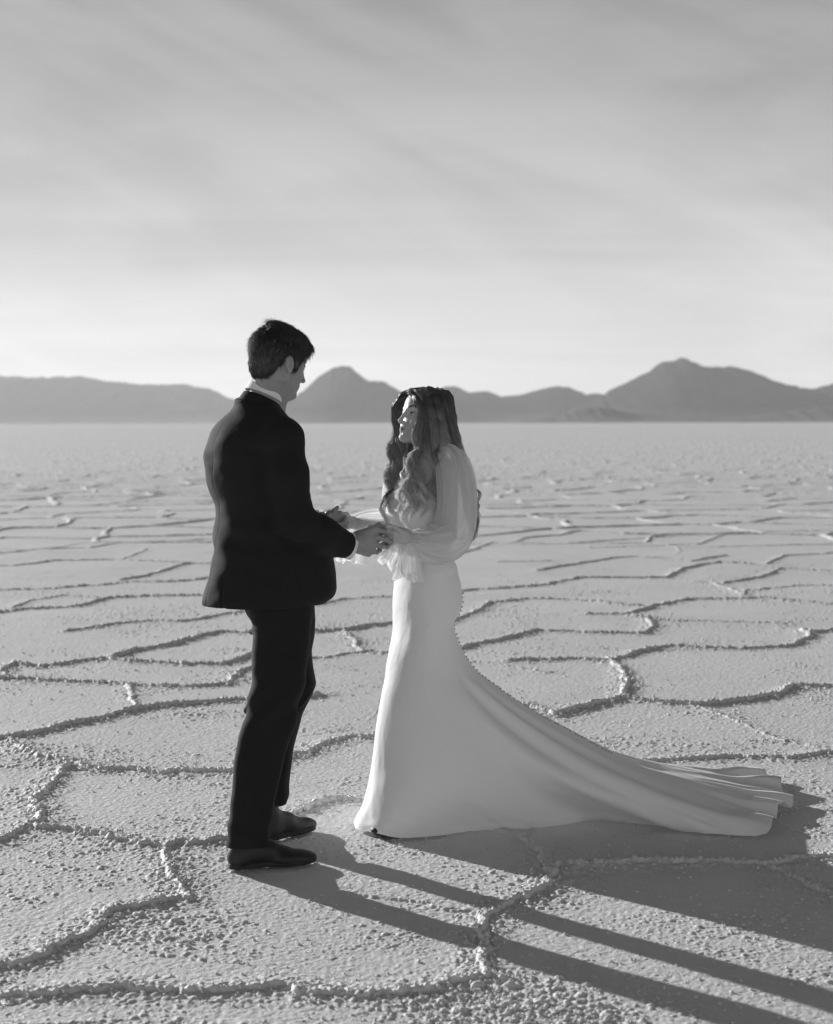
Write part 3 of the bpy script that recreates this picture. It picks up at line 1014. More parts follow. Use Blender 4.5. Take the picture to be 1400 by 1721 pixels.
finger(hv3, rm([(571, 870, 5.755), (582, 878, 5.74), (579, 886, 5.72), (570, 886, 5.71)]), .0100)
finger(hv3, rm([(570, 878, 5.755), (581, 885, 5.74), (578, 892, 5.72), (569, 892, 5.71)]), .0096)
finger(hv3, rm([(568, 886, 5.75), (577, 893, 5.735), (573, 898, 5.72), (566, 897, 5.715)]), .0086)
finger(hv3, rm([(543, 868, 5.70), (552, 863, 5.69), (561, 859, 5.69), (566.5, 853, 5.70)]), .0112, .006)
hands.append(hv3.mesh())

# the rest of the body, inside the clothes
bv = Vol((-0.95, 5.0, 0.03), (-0.15, 5.95, 1.5), 0.008)
hipN, hipF = P(468, 1015, 5.39), P(478, 1015, 5.53)
kneeN, kneeF = P(459, 1195, 5.33), P(491, 1155, 5.62)
ankN, ankF = P(413, 1392, 5.28), P(460, 1325, 5.665)
bv.cone(P(460, 985, YM), P(440, 850, YM), .11, .10, .05)
bv.cone(P(440, 850, YM), P(432, 745, YM), .10, .10, .05)
bv.cone(P(432, 745, YM), neck_base, .08, .055, .05)
shN, shF = P(474, 728, 5.30), P(404, 727, 5.61)
bv.cone(shN, shF, .05, .05, .04)
elN, elF = P(492, 882, 5.30), P(455, 885, 5.66)
bv.chain([shN, elN, P(578, 914, 5.43)], [.045, .036, .026], .02)
bv.chain([shF, elF, P(512, 880, 5.70)], [.045, .036, .026], .02)
bv.chain([hipN, kneeN, ankN], [.055, .033, .030], .01)
bv.chain([hipF, kneeF, ankF], [.055, .033, .030], .01)
bodyM = bv.mesh()
Vb, Fb = join([headM] + hands + [bodyM])
bodyo = child('body', Vb, Fb, SKIN_M, man)
cols = np.concatenate([colour_head(headM[0], MH, trM, 1.0, .30, .20, .03, .04, 1.3), np.full(len(Vb) - len(headM[0]), .29)])
set_attr(bodyo, 'shade', cols)

# --- hair
cv = Vol(H_O - (0.17, 0.17, 0.12), H_O + (0.17, 0.17, 0.17), 0.0025)
def HE(c, r, k=.012, mode='add', rot=None): cv.ell(trM(c), np.array(r) * 1.0, MH if rot is None else rot @ MH, k, mode)
HE((-.012, 0, .042), (.109, .084, .085))
HE((.044, .004, .088), (.060, .052, .024), .025, rot=np.array(((math.cos(R(18)), 0, -math.sin(R(18))), (0, 1, 0), (math.sin(R(18)), 0, math.cos(R(18))))))
HE((.088, .010, .076), (.020, .038, .014), .015)
HE((-.064, 0, -.010), (.046, .062, .072), .02)
HE((-.052, .010, .112), (.030, .030, .012), .02)
HE((.100, 0, -.005), (.066, .13, .062), .006, 'sub')            # face opening
HE((.050, .0, -.080), (.075, .12, .062), .010, 'sub')
for q in (1, -1):
    HE((-.030, q * .088, -.040), (.036, .026, .048), .008, 'sub')  # around the ears
    HE((.018, q * .070, .002), (.015, .012, .030), .004)          # sideburns
HE((-.02, 0, -.125), (.11, .11, .052), .014, 'sub')
sl, X, Y, Z = cv.grid()
cv.F += 0.006 * vn3(X * 95 + 3, Y * 95, Z * 38 + Y * 0).astype(np.float32) + 0.003 * vn3(X * 260, Y * 260, Z * 120).astype(np.float32)
capV, capF = cv.mesh()

def short_strands(capV, capF, tr, M, s, n, seed):
    rg = np.random.default_rng(seed)
    L = ((capV - tr((0, 0, 0))) @ M.T) / s
    nrm = L - np.array((-.01, 0, .02)); nrm[:, 2] *= 1.1
    nrm /= np.linalg.norm(nrm, axis=1)[:, None]
    outer = np.linalg.norm((L - np.array((-.014, 0, .044))) / np.array((.113, .086, .088)), axis=1) > .90
    ids = rg.choice(np.flatnonzero(outer), n)
    p = L[ids] + nrm[ids] * -.002; nn = nrm[ids]
    crown = np.array((-.055, .005, .125))
    d = p - crown
    d[:, 0] += np.where(p[:, 2] > .06, .05, -.012)
    d[:, 2] -= np.where(p[:, 2] < .07, .05, .0)
    d -= nn * (d * nn).sum(1)[:, None]
    d /= np.linalg.norm(d, axis=1)[:, None] + 1e-6
    d += rg.normal(0, .16, d.shape)
    ln = rg.uniform(.012, .027, n) * np.where(p[:, 2] < .02, .9, 1.0)
    K = 6
    t = np.linspace(0, 1, K)
    lift = rg.uniform(.0, .0045, n) * np.where(rg.random(n) < .08, 2.2, 1)
    pts = p[:, None, :] + d[:, None, :] * (ln[:, None] * t)[..., None] + nn[:, None, :] * (lift[:, None] * np.sin(t * 2.4) - ln[:, None] ** 2 * t ** 2 * 4.2)[..., None]
    W = tr(pts.reshape(-1, 3)).reshape(n, K, 3)
    rad = (rg.uniform(.00045, .00085, n)[:, None] * (1 - .75 * t[None, :]))
    return W, rad

W, rad = short_strands(capV, capF, trM, MH, 1.0, 11000, 4)
# the tuft that stands up at the crown, and the fringe
rg = np.random.default_rng(8)
tn = 70; t = np.linspace(0, 1, 6)
root = trM(np.stack([rg.normal(-.066, .006, tn), rg.normal(.012, .012, tn), rg.normal(.118, .003, tn)], 1))
dirx = rg.normal(-.022, .006, tn); upz = rg.normal(.010, .004, tn)
tuft = root[:, None, :] + np.stack([dirx[:, None] * t ** 1.3, rg.normal(0, .006, tn)[:, None] * t, upz[:, None] * np.sin(t * 2.2)], -1)
W = np.concatenate([W, tuft]); rad = np.concatenate([rad, rg.uniform(.0004, .0007, tn)[:, None] * (1 - .7 * t[None, :])])
hs = strand_mesh(W, rad)
Vh, Fh = join([(capV, capF), hs])
ho = child('hair', Vh, Fh, HAIR_M, man)
set_attr(ho, 'shade', np.concatenate([np.full(len(capV), .8), np.repeat(rg.uniform(.6, 1.7, len(W)), 18)]))

# --- jacket
jv = Vol((-0.84, 5.06, 0.80), (-0.12, 5.92, 1.68), 0.0040)
def jrow(py, xl, xr, lat, dy=0.0):
    c = P(0.5 * (xl + xr), py, YM + dy)
    hw = 0.5 * (xr - xl) / FPX * YM
    fb = math.sqrt(max(hw ** 2 - (lat * math.sin(MAN_YAW)) ** 2, 0.06 ** 2)) / math.cos(MAN_YAW)
    return (c[2], c[0], c[1], fb, lat)
rows = [jrow(1013, 343, 538, .185), jrow(1010, 344, 549, .187), jrow(1004, 345, 557, .187), jrow(992, 348, 562, .186), jrow(968, 354, 562, .184), jrow(946, 359, 559, .182), jrow(930, 361, 554, .18),
        jrow(905, 363, 540, .176), jrow(880, 364, 531, .175), jrow(860, 363, 525, .177), jrow(839, 359, 520, .182), jrow(820, 353, 517, .188),
        jrow(800, 348, 515, .194), jrow(780, 345, 511, .198), jrow(760, 344, 507, .200), jrow(740, 348, 502, .198), jrow(724, 355, 494, .182),
        jrow(708, 368, 482, .14), jrow(694, 384, 470, .10), jrow(682, 398, 460, .074), jrow(670, 404, 450, .062)]
jv.column(rows, MAN_YAW, .02, 2.25)
jv.cone(shF + (0.0, 0, -.004), P(428, 690, 5.49), .068, .052, .05)
jv.cone(shN + (0.0, 0, -.010), P(440, 694, 5.42), .064, .050, .06)
# sleeves
sleeveN = [shN + (.002, 0, -.012), P(484, 800, 5.275), P(496, 872, 5.29), P(538, 896, 5.355), P(577, 914, 5.43)]
jv.chain(sleeveN, [.066, .067, .064, .058, .049], .03)
sleeveF = [shF + (0, 0, -.012), P(404, 800, 5.66), P(450, 885, 5.67), P(522, 878, 5.71)]
jv.chain(sleeveF, [.072, .064, .060, .046], .018)
# cut the cuffs flat
for c, nrm_ in ((P(583, 917, 5.44), P(583, 917, 5.44) - P(545, 899, 5.37)), (P(528, 877, 5.712), P(528, 877, 5.712) - P(470, 884, 5.68))):
    nrm_ = nrm_ / np.linalg.norm(nrm_)
    sb = jv._sub(c - .10, c + .10)
    sl, X, Y, Z = sb
    pl = -((X - c[0]) * nrm_[0] + (Y - c[1]) * nrm_[1] + (Z - c[2]) * nrm_[2])
    rr = np.sqrt((X - c[0]) ** 2 + (Y - c[1]) ** 2 + (Z - c[2]) ** 2)
    cut = np.where(rr < .085, -pl, -1)
    jv.F[sl] = np.maximum(jv.F[sl], cut.astype(np.float32))
# folds: drag lines from arm and waist, vent and centre seam at the back, pocket line
sl, X, Y, Z = jv.grid()
c, s_ = math.cos(MAN_YAW), math.sin(MAN_YAW)
Pf = (X + .545) * c + (Y - 5.45) * s_; Ql = (X + .545) * s_ - (Y - 5.45) * c
back = np.clip(-Pf / .06, 0, 1)
jv.F += (0.0009 * np.exp(-(Ql / .0035) ** 2) * back * (Z < 1.53)).astype(np.float32)                       # seam
for sgn, zc in ((1, 1), (-1, 1)):
    jv.F += (0.006 * np.exp(-((Ql - sgn * .085 - .02 * np.clip((.98 - Z) * 4, 0, 1)) / .004) ** 2) * back * (Z < .99)).astype(np.float32)   # side vents
fold = vn3(X * 7 + 2, Y * 7, Z * 13 + 4) + 0.5 * vn3(X * 16, Y * 16, Z * 30)
jv.F += (0.007 * fold).astype(np.float32)
wr = np.sin(Z * 55 + Ql * 26 + 4 * vn3(X * 6, Y * 6, Z * 6))
jv.F += (0.0030 * wr * back * (0.35 + np.exp(-((Z - 1.12) / .10) ** 2) + .6 * np.exp(-((Z - 1.40) / .06) ** 2)) * np.clip(.5 + 2 * vn3(X * 4 + 9, Y * 4, Z * 7), 0, 1)).astype(np.float32)
fold2 = np.sin((Z * 38 + Ql * 14 + 1.5 * vn3(X * 5, Y * 5, Z * 5)))
jv.F += (0.0022 * fold2 * np.exp(-((Z - 1.14) / .09) ** 2)).astype(np.float32)
creases = np.sin((Z - 1.0) * 70 + X * 60 + 3 * vn3(X * 6, Y * 6, Z * 6))
jv.F += (0.0024 * creases * np.exp(-(((X + .405) / .09) ** 2 + ((Z - 1.14) / .08) ** 2)) * (Y < 5.42)).astype(np.float32)
jV, jF = jv.mesh()
jacket = child('jacket', jV, jF, SUIT, man)

def ring_band(C, e1, e2, n, A, B, h, th, lean=0.0, open_front=0.0, N=72, drop=0.0):
    """collar: band round the neck; e1 forward, e2 sideways, n along the neck"""
    a = np.linspace(0, 2 * math.pi, N, endpoint=False)
    vs = []
    prof = [(0, 0), (.25, .5), (.5, .8), (.75, .95), (1, 1), (1.03, .6), (1, 0), (.75, -.1), (.5, -.25), (.25, -.55), (0, -1)]
    prof = [(0, 1), (.5, 1.0), (.95, .8), (1.0, 0), (.95, -.8), (.5, -1), (0, -1)]
    for hh, side in prof:
        out = side * th + lean * hh
        fr = np.clip(np.cos(a), 0, 1) ** 3
        r1 = A + out; r2 = B + out
        vs.append(C + np.outer(np.cos(a), e1) * r1 + np.outer(np.sin(a), e2) * r2 + np.outer(h * hh * (1 - .25 * fr) - drop * fr, n))
    V = np.array(vs)
    return V.reshape(-1, 3), grid_faces(len(prof), N)

be = R(25)
e1 = fM * math.cos(be) - np.array((0, 0, 1)) * math.sin(be)
n1 = fM * math.sin(be) + np.array((0, 0, 1)) * math.cos(be)
Cc = P(443.5, 668, YM - .005)
V1, F1 = ring_band(Cc + n1 * .004, e1, rM, n1, .071, .067, .040, .0022, -.004)
shirt = child('shirt', *join([(V1, F1)]), SHIRT, man)
Cj = P(440, 676, YM - .005)
V2, F2 = ring_band(Cj - n1 * .024, e1, rM, n1, .078, .074, .036, .0035, -.006)
child('collar', V2, F2, SUIT, jacket)
# shirt cuffs
def cuff(a, b, r0, r1, th=.0018, parent=None, mat=None, name='cuff', N=40):
    C = np.linspace(0, 1, 5)[:, None] * (b - a) + a
    T, Nn, Bn = frames_along(C, (0, 0, 1))
    ang = np.linspace(0, 2 * math.pi, N, endpoint=False)
    rings = []
    for side in (1, -1):
        seq = range(5) if side == 1 else range(4, -1, -1)
        for i in seq:
            r = r0 + (r1 - r0) * i / 4 + side * th
            rings.append(C[i] + (np.outer(np.cos(ang), Nn[i] * 1.12) + np.outer(np.sin(ang), Bn[i] * .88)) * r)
    V = np.array(rings).reshape(-1, 3)
    return child(name, V, grid_faces(10, N), mat, parent)
cuff(P(573, 913, 5.43), P(592, 918.5, 5.453), .040, .041, parent=shirt, mat=SHIRT)
cuff(P(512, 879, 5.70), P(536, 876, 5.717), .036, .037, parent=shirt, mat=SHIRT)

# --- trousers
tv = Vol((-0.76, 5.12, 0.035), (-0.28, 5.82, 1.00), 0.0035)
def leg(v, pts, k=.02):
    for (a, ra), (b, rb) in zip(pts[:-1], pts[1:]):
        v.cone(a, b, ra, rb, k)
tv.ell(P(462, 1000, YM), (.115, .13, .13), None, .03)
def legcol(v, rows, yaw, k):
    v.column([(P(0, py, Yc)[2], P(.5 * (xl + xr), py, Yc)[0], Yc, .5 * (xr - xl) / FPX * Yc / 1.0, lat) for py, xl, xr, Yc, lat in rows], yaw, k, 2.1)
legcol(tv, [(975, 425, 525, 5.40, .085), (1030, 421, 525, 5.385, .088), (1062, 425, 522, 5.375, .084), (1091, 422, 519, 5.365, .080), (1140, 421, 513, 5.345, .074), (1180, 417, 503, 5.33, .070),
            (1228, 402, 493, 5.315, .066), (1267, 394, 480, 5.30, .064), (1321, 389, 466, 5.285, .063), (1370, 384, 456, 5.275, .064), (1420, 378, 449, 5.27, .066)], R(8), .02)
legcol(tv, [(975, 436, 524, 5.52, .085), (1030, 440, 529, 5.54, .086), (1067, 446, 529, 5.565, .080), (1094, 452, 523, 5.58, .075), (1118, 456, 525, 5.60, .070), (1150, 462, 531, 5.62, .064),
            (1175, 458, 520, 5.63, .062), (1200, 452, 507, 5.64, .060), (1251, 443, 493, 5.65, .058), (1300, 440, 487, 5.66, .058), (1351, 437, 482, 5.665, .060)], R(5), .015)
sl, X, Y, Z = tv.grid()
tv.F += (0.003 * vn3(X * 9, Y * 9, Z * 8 + 1) + 0.0025 * vn3(X * 20, Y * 20, Z * 26)).astype(np.float32)
# break of the cloth behind the knee and above the shoe
tv.F += (0.004 * np.sin((Z * 60 - X * 46)) * np.exp(-((Z - .56) / .09) ** 2) * (Y < 5.45)).astype(np.float32)
tv.F += (0.003 * np.sin((Z * 75 + X * 30)) * np.exp(-((Z - .14) / .05) ** 2)).astype(np.float32)
for a_, b_, r_ in (((413, 1193, 5.335), (443, 1160, 5.275), .010), ((405, 1250, 5.32), (419, 1232, 5.27), .008), ((422, 1061, 5.40), (438, 1055, 5.32), .010), ((520, 1160, 5.60), (505, 1185, 5.58), .008)):
    tv.cone(P(*a_), P(*b_), r_, r_ * .7, .012)
tV, tF = tv.mesh()
child('trousers', tV, tF, SUIT, man)

# --- shoes
def shoe(heel, toe, lift, parent, side):
    """heel, toe: ground points; a plain-toe leather shoe"""
    heel = np.array((*heel, 0.0)); toe = np.array((*toe, 0.0))
    d = toe - heel; L = np.linalg.norm(d); d /= L; n = np.array((d[1], -d[0], 0.0)); up = np.array((0, 0, 1.0))
    v = Vol(np.minimum(heel, toe) - (.08, .08, .01), np.maximum(heel, toe) + (.08, .08, .20), 0.0025)
    q = lambda a, b, c: heel + d * a * L + n * b + up * (c + lift * (1 - a) ** 1.5)
    Mx = np.stack([d, n, up])
    v.ell(q(.13, 0, .038), (.042, .036, .036), Mx, .01)
    v.cone(q(.13, 0, .065), q(.15, 0, .150), .034, .030, .02)
    v.cone(q(.15, 0, .045), q(.45, 0, .046), .037, .036, .03)
    v.cone(q(.22, 0, .085), q(.62, 0, .040), .030, .026, .03)
    v.ell(q(.66, .003 * side, .026), (.070, .047, .030), Mx, .02)
    v.ell(q(.84, .002 * side, .022), (.050, .038, .024), Mx, .02)
    sl, X, Y, Z = v.grid()
    v.F[sl] = np.maximum(v.F[sl], (0.016 - (Z - lift * 0)) if lift == 0 else v.F[sl])
    V, F = v.mesh()
    o = child('shoe', V, F, SHOE, parent)
    prof = [(0, .022), (.03, .030), (.10, .036), (.22, .036), (.38, .033), (.52, .040), (.66, .047), (.80, .046), (.90, .037), (.97, .022), (1.0, .006)]
    out = [(a, w) for a, w in prof] + [(a, -w) for a, w in prof[::-1]]
    out = catmull(out + [out[0]], 80)[:-1]
    rings = []
    for ins, z in ((.004, .0), (0.0, .002), (0, .017), (.003, .0185), (.03, .019)):
        rings.append([heel + d * ((a - .5) * (1 - ins / (L * .5)) + .5) * L + n * w * (1 - ins / .045) + up * (z + lift * max(0, 1 - a) ** 1.5 + .006) for a, w in out])
    rings.append([heel + d * .5 * L + up * .024 for _ in out])
    rings.insert(0, [heel + d * .5 * L + up * .005 for _ in out])
    Vs = np.array(rings).reshape(-1, 3)
    child('sole', Vs, grid_faces(len(rings), len(out)), mSo, o)
    return o
h1 = pg(383, 1461); shoe((h1[0], h1[1]), (h1[0] + .292, h1[1] + .085), 0.0, man, 1)
shoe((-.565, 5.60), (-.390, 5.80), 0.0, man, -1)
# ---------------------------------------------------------------- the bride
YB = 5.85
DRESS = mat_cloth('white_crepe', 0.90, 0.75, 0.10, 800.0, 0.0003, glow=0.10)
SKIN_B = mat_attr('fair_skin', 0.5, 0.4, 0.0)
HAIR_B = mat_hair('long_brown_hair', 0.46, 0.36, 0.7, 0.50)
mSh, tSh, bSh, oSh = new_mat('sheer_chiffon')
dif = tSh.add('ShaderNodeBsdfDiffuse'); dif.inputs[0].default_value = grey(.85)
tra = tSh.add('ShaderNodeBsdfTranslucent'); tra.inputs[0].default_value = grey(.85)
trp = tSh.add('ShaderNodeBsdfTransparent')
m1 = tSh.add('ShaderNodeMixShader'); m1.inputs[0].default_value = .55
tSh.link(dif.outputs[0], m1.inputs[1]); tSh.link(tra.outputs[0], m1.inputs[2])
m2 = tSh.add('ShaderNodeMixShader')
lw = tSh.add('ShaderNodeLayerWeight'); lw.inputs[0].default_value = .35
fac = tSh.maprange(lw.outputs['Facing'], 0.0, 1.0, 0.54, 0.97)
tSh.link(fac, m2.inputs[0]); tSh.link(trp.outputs[0], m2.inputs[1]); tSh.link(m1.outputs[0], m2.inputs[2])
tSh.link(m2.outputs[0], oSh.inputs[0])
nb = tSh.noise(tSh.add('ShaderNodeTexCoord').outputs['Object'], 45.0, 4, 0.6)
bpb = tSh.add('ShaderNodeBump'); bpb.inputs['Strength'].default_value = 0.5; bpb.inputs['Distance'].default_value = 0.01
tSh.link(nb, bpb.inputs['Height']); tSh.link(bpb.outputs[0], dif.inputs['Normal'])
SHEER = mSh

BR_YAW = math.pi + R(33)                       # facing the man: towards -X and the camera
fB = np.array((math.cos(BR_YAW), math.sin(BR_YAW), 0)); nB = np.array((-math.sin(BR_YAW), math.cos(BR_YAW), 0))
nB = nB if nB[1] < 0 else -nB                  # her near side
bride = empty('person', (0.03, YB, 0.0))
tag(bride, 'woman in a long white gown with train and loose wavy hair', 'person')

# --- head, neck, arms, hands
HB = P(713, 704, YB)
BS = 0.93
BH, trB = head_frame(BR_YAW, R(16), HB, BS, -1)
bh = Vol(HB - 0.17, HB + (0.17, 0.17, 0.17), 0.0020)
build_head(bh, trB, BH, BS, 1.0)
bneck = P(716, 778, YB + .01)
bh.cone(trB((-.022, 0, -.050)), bneck, .047, .050, .02)
bhM = bh.mesh()
bshN, bshF = P(752, 790, 5.715), P(679, 790, 5.985)
belN, belF = P(752, 897, 5.665), P(690, 888, 5.98)
bwrN, bwrF = P(688, 903, 5.575), P(600, 880, 5.80)
av = Vol((-0.32, 5.42, 0.60), (0.36, 6.12, 1.46), 0.0055)
av.cone(bneck, P(714, 800, YB), .048, .075, .03)
av.cone(P(714, 800, YB), P(712, 900, YB), .085, .085, .03)
av.cone(bshN, bshF, .042, .042, .03)
av.chain([bshN, belN, bwrN], [.042, .033, .023], .012)
av.chain([bshF, belF, bwrF], [.042, .033, .023], .012)
av.cone(P(712, 900, YB + .01), P(718, 1000, YB + .03), .075, .060, .03)
aM = av.mesh()
lv = Vol((-0.15, 5.6, 0.04), (0.25, 6.1, 0.90), 0.008)
lv.cone(P(712, 1000, 5.84), P(692, 1250, 5.82), .045, .036, .01); lv.cone(P(692, 1250, 5.82), P(690, 1370, 5.80), .045, .03, .01)
lv.cone(P(724, 1000, 5.92), P(708, 1240, 5.92), .045, .040, .01); lv.cone(P(700, 1240, 5.92), P(700, 1365, 5.95), .045, .03, .01)
lM = lv.mesh()
bh2 = Vol(P(635, 935, 5.48) - .01, P(700, 870, 5.64) + .02, 0.0018)
bh2.cone(bwrN, P(678, 901, 5.565), .021, .022, .01)
for y0, y1, rr in ((894, 889, .0115), (898, 895, .012), (904, 902, .012), (908, 908, .011)):
    bh2.cone(P(680, y0, 5.565), P(661, y1, 5.548), .014, rr, .012)
finger(bh2, rm([(661, 888, 5.550), (650, 888, 5.538), (643, 891, 5.525), (638, 896, 5.515)]), .0078)
finger(bh2, rm([(660, 895, 5.545), (648, 895, 5.535), (640, 898, 5.520), (634, 903, 5.510)]), .0080)
finger(bh2, rm([(660, 902, 5.545), (648, 903, 5.535), (640, 906, 5.522), (634, 910, 5.515)]), .0078)
finger(bh2, rm([(661, 909, 5.548), (651, 911, 5.540), (644, 913, 5.530), (639, 915, 5.525)]), .0070)
finger(bh2, rm([(674, 893, 5.545), (664, 887, 5.530), (656, 884, 5.515), (649, 885, 5.500)]), .0085, .005)
bhand = [bh2.mesh()]
bh3 = Vol(P(555, 900, 5.68) - .01, P(610, 855, 5.84) + .02, 0.0018)
bh3.cone(bwrF, P(592, 878, 5.795), .021, .021, .01)
for y1 in (870, 875, 880, 885):
    bh3.cone(P(592, .5 * (y1 + 878), 5.79), P(580, y1, 5.775), .013, .0105, .01)
finger(bh3, rm([(580, 869, 5.775), (572, 866, 5.755), (565, 868, 5.735)]), .0076)
finger(bh3, rm([(580, 875, 5.775), (571, 873, 5.75), (563, 874, 5.73)]), .0078)
finger(bh3, rm([(580, 880, 5.775), (571, 879, 5.75), (563, 881, 5.73)]), .0076)
finger(bh3, rm([(581, 885, 5.775), (573, 886, 5.755), (567, 888, 5.74)]), .0068)
finger(bh3, rm([(590, 872, 5.78), (582, 864, 5.76), (574, 862, 5.745)]), .0082, .005)
bhand.append(bh3.mesh())
Vb, Fb = join([bhM] + bhand + [aM, lM])
bo = child('body', Vb, Fb, SKIN_B, bride)
cb = colour_head(bhM[0], BH, trB, BS, .50, .17, .09, .02, 1.25)
set_attr(bo, 'shade', np.concatenate([cb, np.full(len(Vb) - len(cb), .50)]))

# --- gown
def ringpt(front, back, lat, N, yc0, yc1, n=2.1, sag=0.0, near_out=0.0):
    """closed ring through a front and a back point, tilted with them"""
    a = np.linspace(0, 2 * math.pi, N, endpoint=False)
    Fp = P(front[0], front[1], yc0); Bp = P(back[0], back[1], yc1)
    C = .5 * (Fp + Bp); e = .5 * (Fp - Bp)
    ca, sa = np.cos(a), np.sin(a)
    cc = np.sign(ca) * np.abs(ca) ** (2 / n); ss = np.sign(sa) * np.abs(sa) ** (2 / n)
    side = np.cross(e, (0, 0, 1.0)); side /= np.linalg.norm(side)
    if side[1] > 0: side = -side
    Vr = C + np.outer(cc, e) + np.outer(ss, side) * lat
    return Vr

def ringor(py, xl, xr, lat, N, Y, turn=1.0, n=2.25):
    """level ring with its broad side across the way she faces; xl, xr: its outline in the picture"""
    a = np.linspace(0, 2 * math.pi, N, endpoint=False)
    yaw = math.pi + R(33) * turn
    f = np.array((math.cos(yaw), math.sin(yaw), 0)); s_ = np.array((-f[1], f[0], 0)); s_ = s_ if s_[1] < 0 else -s_
    hw = .5 * (xr - xl) / FPX * Y
    fb = math.sqrt(max(hw ** 2 - (lat * s_[0]) ** 2, .05 ** 2)) / abs(f[0])
    return P(.5 * (xl + xr), py, Y) + np.outer(np.sign(np.cos(a)) * np.abs(np.cos(a)) ** (2 / n), f) * fb + np.outer(np.sign(np.sin(a)) * np.abs(np.sin(a)) ** (2 / n), s_) * lat

NG = 220
rings = []
def R_(front, back, lat, y0=YB, y1=YB, n=2.1): rings.append(ringpt(front, back, lat, NG, y0, y1, n))
def O_(py, xl, xr, lat, tilt, turn=1.0):
    r = ringor(py, xl, xr, lat, NG, YB, turn)
    a = np.linspace(0, 2 * math.pi, NG, endpoint=False)
    r[:, 2] -= np.cos(a) * tilt / 2                     # front lower than back
    rings.append(r)
O_(777, 690, 746, .075, .0)
O_(791, 676, 758, .135, .0)
O_(814, 660, 764, .145, .0)
O_(840, 650, 765, .145, .0)
O_(864, 650, 763, .138, .0)
O_(893, 658, 759, .128, .0)
O_(919, 664, 757, .122, .0)
O_(944, 666, 762, .132, .01, .9)
O_(972, 664, 769, .150, .02, .8)
O_(1003, 661, 774, .162, .02, .7)
O_(1030, 661, 770, .165, .03, .7)
O_(1056, 660, 760, .162, .04, .6)
R_((655, 1106), (773, 1092), .165, YB - .035, YB + .045)
R_((648, 1140), (797, 1124), .172, YB - .03, YB + .045)
R_((641, 1169), (829, 1149), .180, YB - .03, YB + .04)
R_((632, 1220), (880, 1185), .198, YB - .04, YB + .06)
R_((626, 1270), (945, 1220), .225, YB - .04, YB + .09)
R_((620, 1315), (1020, 1260), .290, YB - .05, YB + .12)
R_((611, 1350), (1090, 1290), .345, YB - .05, YB + .16)
hemN = [(593, 1384), (597, 1395), (615, 1402), (640, 1410), (670, 1412), (730, 1408), (790, 1401), (865, 1398), (940, 1390), (995, 1383), (1046, 1389), (1104, 1394), (1159, 1405), (1223, 1411), (1284, 1411), (1298, 1397), (1301, 1384), (1312, 1369), (1329, 1363), (1331, 1356)]
hemF = [(1318, 1345), (1308, 1326), (1288, 1316), (1271, 1309), (1240, 1312), (1213, 1318), (1185, 1304), (1156, 1309), (1111, 1303), (1040, 1313), (940, 1332), (840, 1345), (740, 1352), (660, 1362), (608, 1374)]
HP = np.array([pg(*q) for q in hemN + hemF])
HPc = catmull(np.vstack([HP, HP[:1]]), 901)[:-1]
# parametrise the hem by the angle round the gown: front = 0, near side = pi/2, train end = pi
arc = np.concatenate([[0], np.cumsum(np.linalg.norm(np.diff(HPc, axis=0), axis=1))])
iN = int(900 * (len(hemN) - .5) / (len(hemN) + len(hemF)))
hem = np.empty((NG, 2))
for half, (i0, i1) in enumerate(((0, iN), (iN, 900))):
    seg = np.vstack([HPc, HPc[:1]])[i0:i1 + 1]
    L = np.concatenate([[0], np.cumsum(np.linalg.norm(np.diff(seg, axis=0), axis=1))]); L /= L[-1]
    tt = np.linspace(0, 1, NG // 2, endpoint=False)
    # follow the angle of the last ring: more points towards the train end
    lr = rings[-1][half * NG // 2:(half + 1) * NG // 2 + 1] if half == 0 else np.vstack([rings[-1][NG // 2:], rings[-1][:1]])
    l2 = np.concatenate([[0], np.cumsum(np.linalg.norm(np.diff(lr, axis=0), axis=1))]); l2 /= l2[-1]
    w_ = .5 * l2[:-1][:NG // 2] + .5 * tt
    hem[half * NG // 2:(half + 1) * NG // 2] = np.stack([np.interp(w_, L, seg[:, 0]), np.interp(w_, L, seg[:, 1])], 1)
gh = ground_height(hem[:, :1], hem[:, 1:])[:, 0]
last = rings[-1]
hemz = np.column_stack([hem, np.maximum(gh, -0.002) + .008 + .011 * np.exp(-((hem[:, 0] + .14) / .06) ** 2) * (hem[:, 1] < 5.72)])
mid = .45 * last + .55 * hemz; mid[:, 2] = .46 * last[:, 2] + .54 * hemz[:, 2] + .006
rings.append(mid)
rings.append(hemz)
RG = np.array(rings)                                    # (rings, NG, 3)
NS = 300
prm = np.concatenate([np.arange(len(rings))])
flat = RG.reshape(len(rings), -1)
dense = catmull(flat, NS).reshape(NS, NG, 3)
sv = np.linspace(0, len(rings) - 1, NS)                 # ring index along the gown
phi = np.linspace(0, 2 * math.pi, NG, endpoint=False)
# the cloth is pulled straight from the knee to the hem at the sides
wst = (np.clip((sv - 13) / 2, 0, 1)[:, None] * (np.sin(phi) ** 2)[None, :])[..., None]
for _ in range(900):
    av_ = dense.copy()
    av_[1:-1] = .5 * (dense[:-2] + dense[2:])
    dense = dense + (av_ - dense) * wst * .9
    dense[-1] = av_[-1]
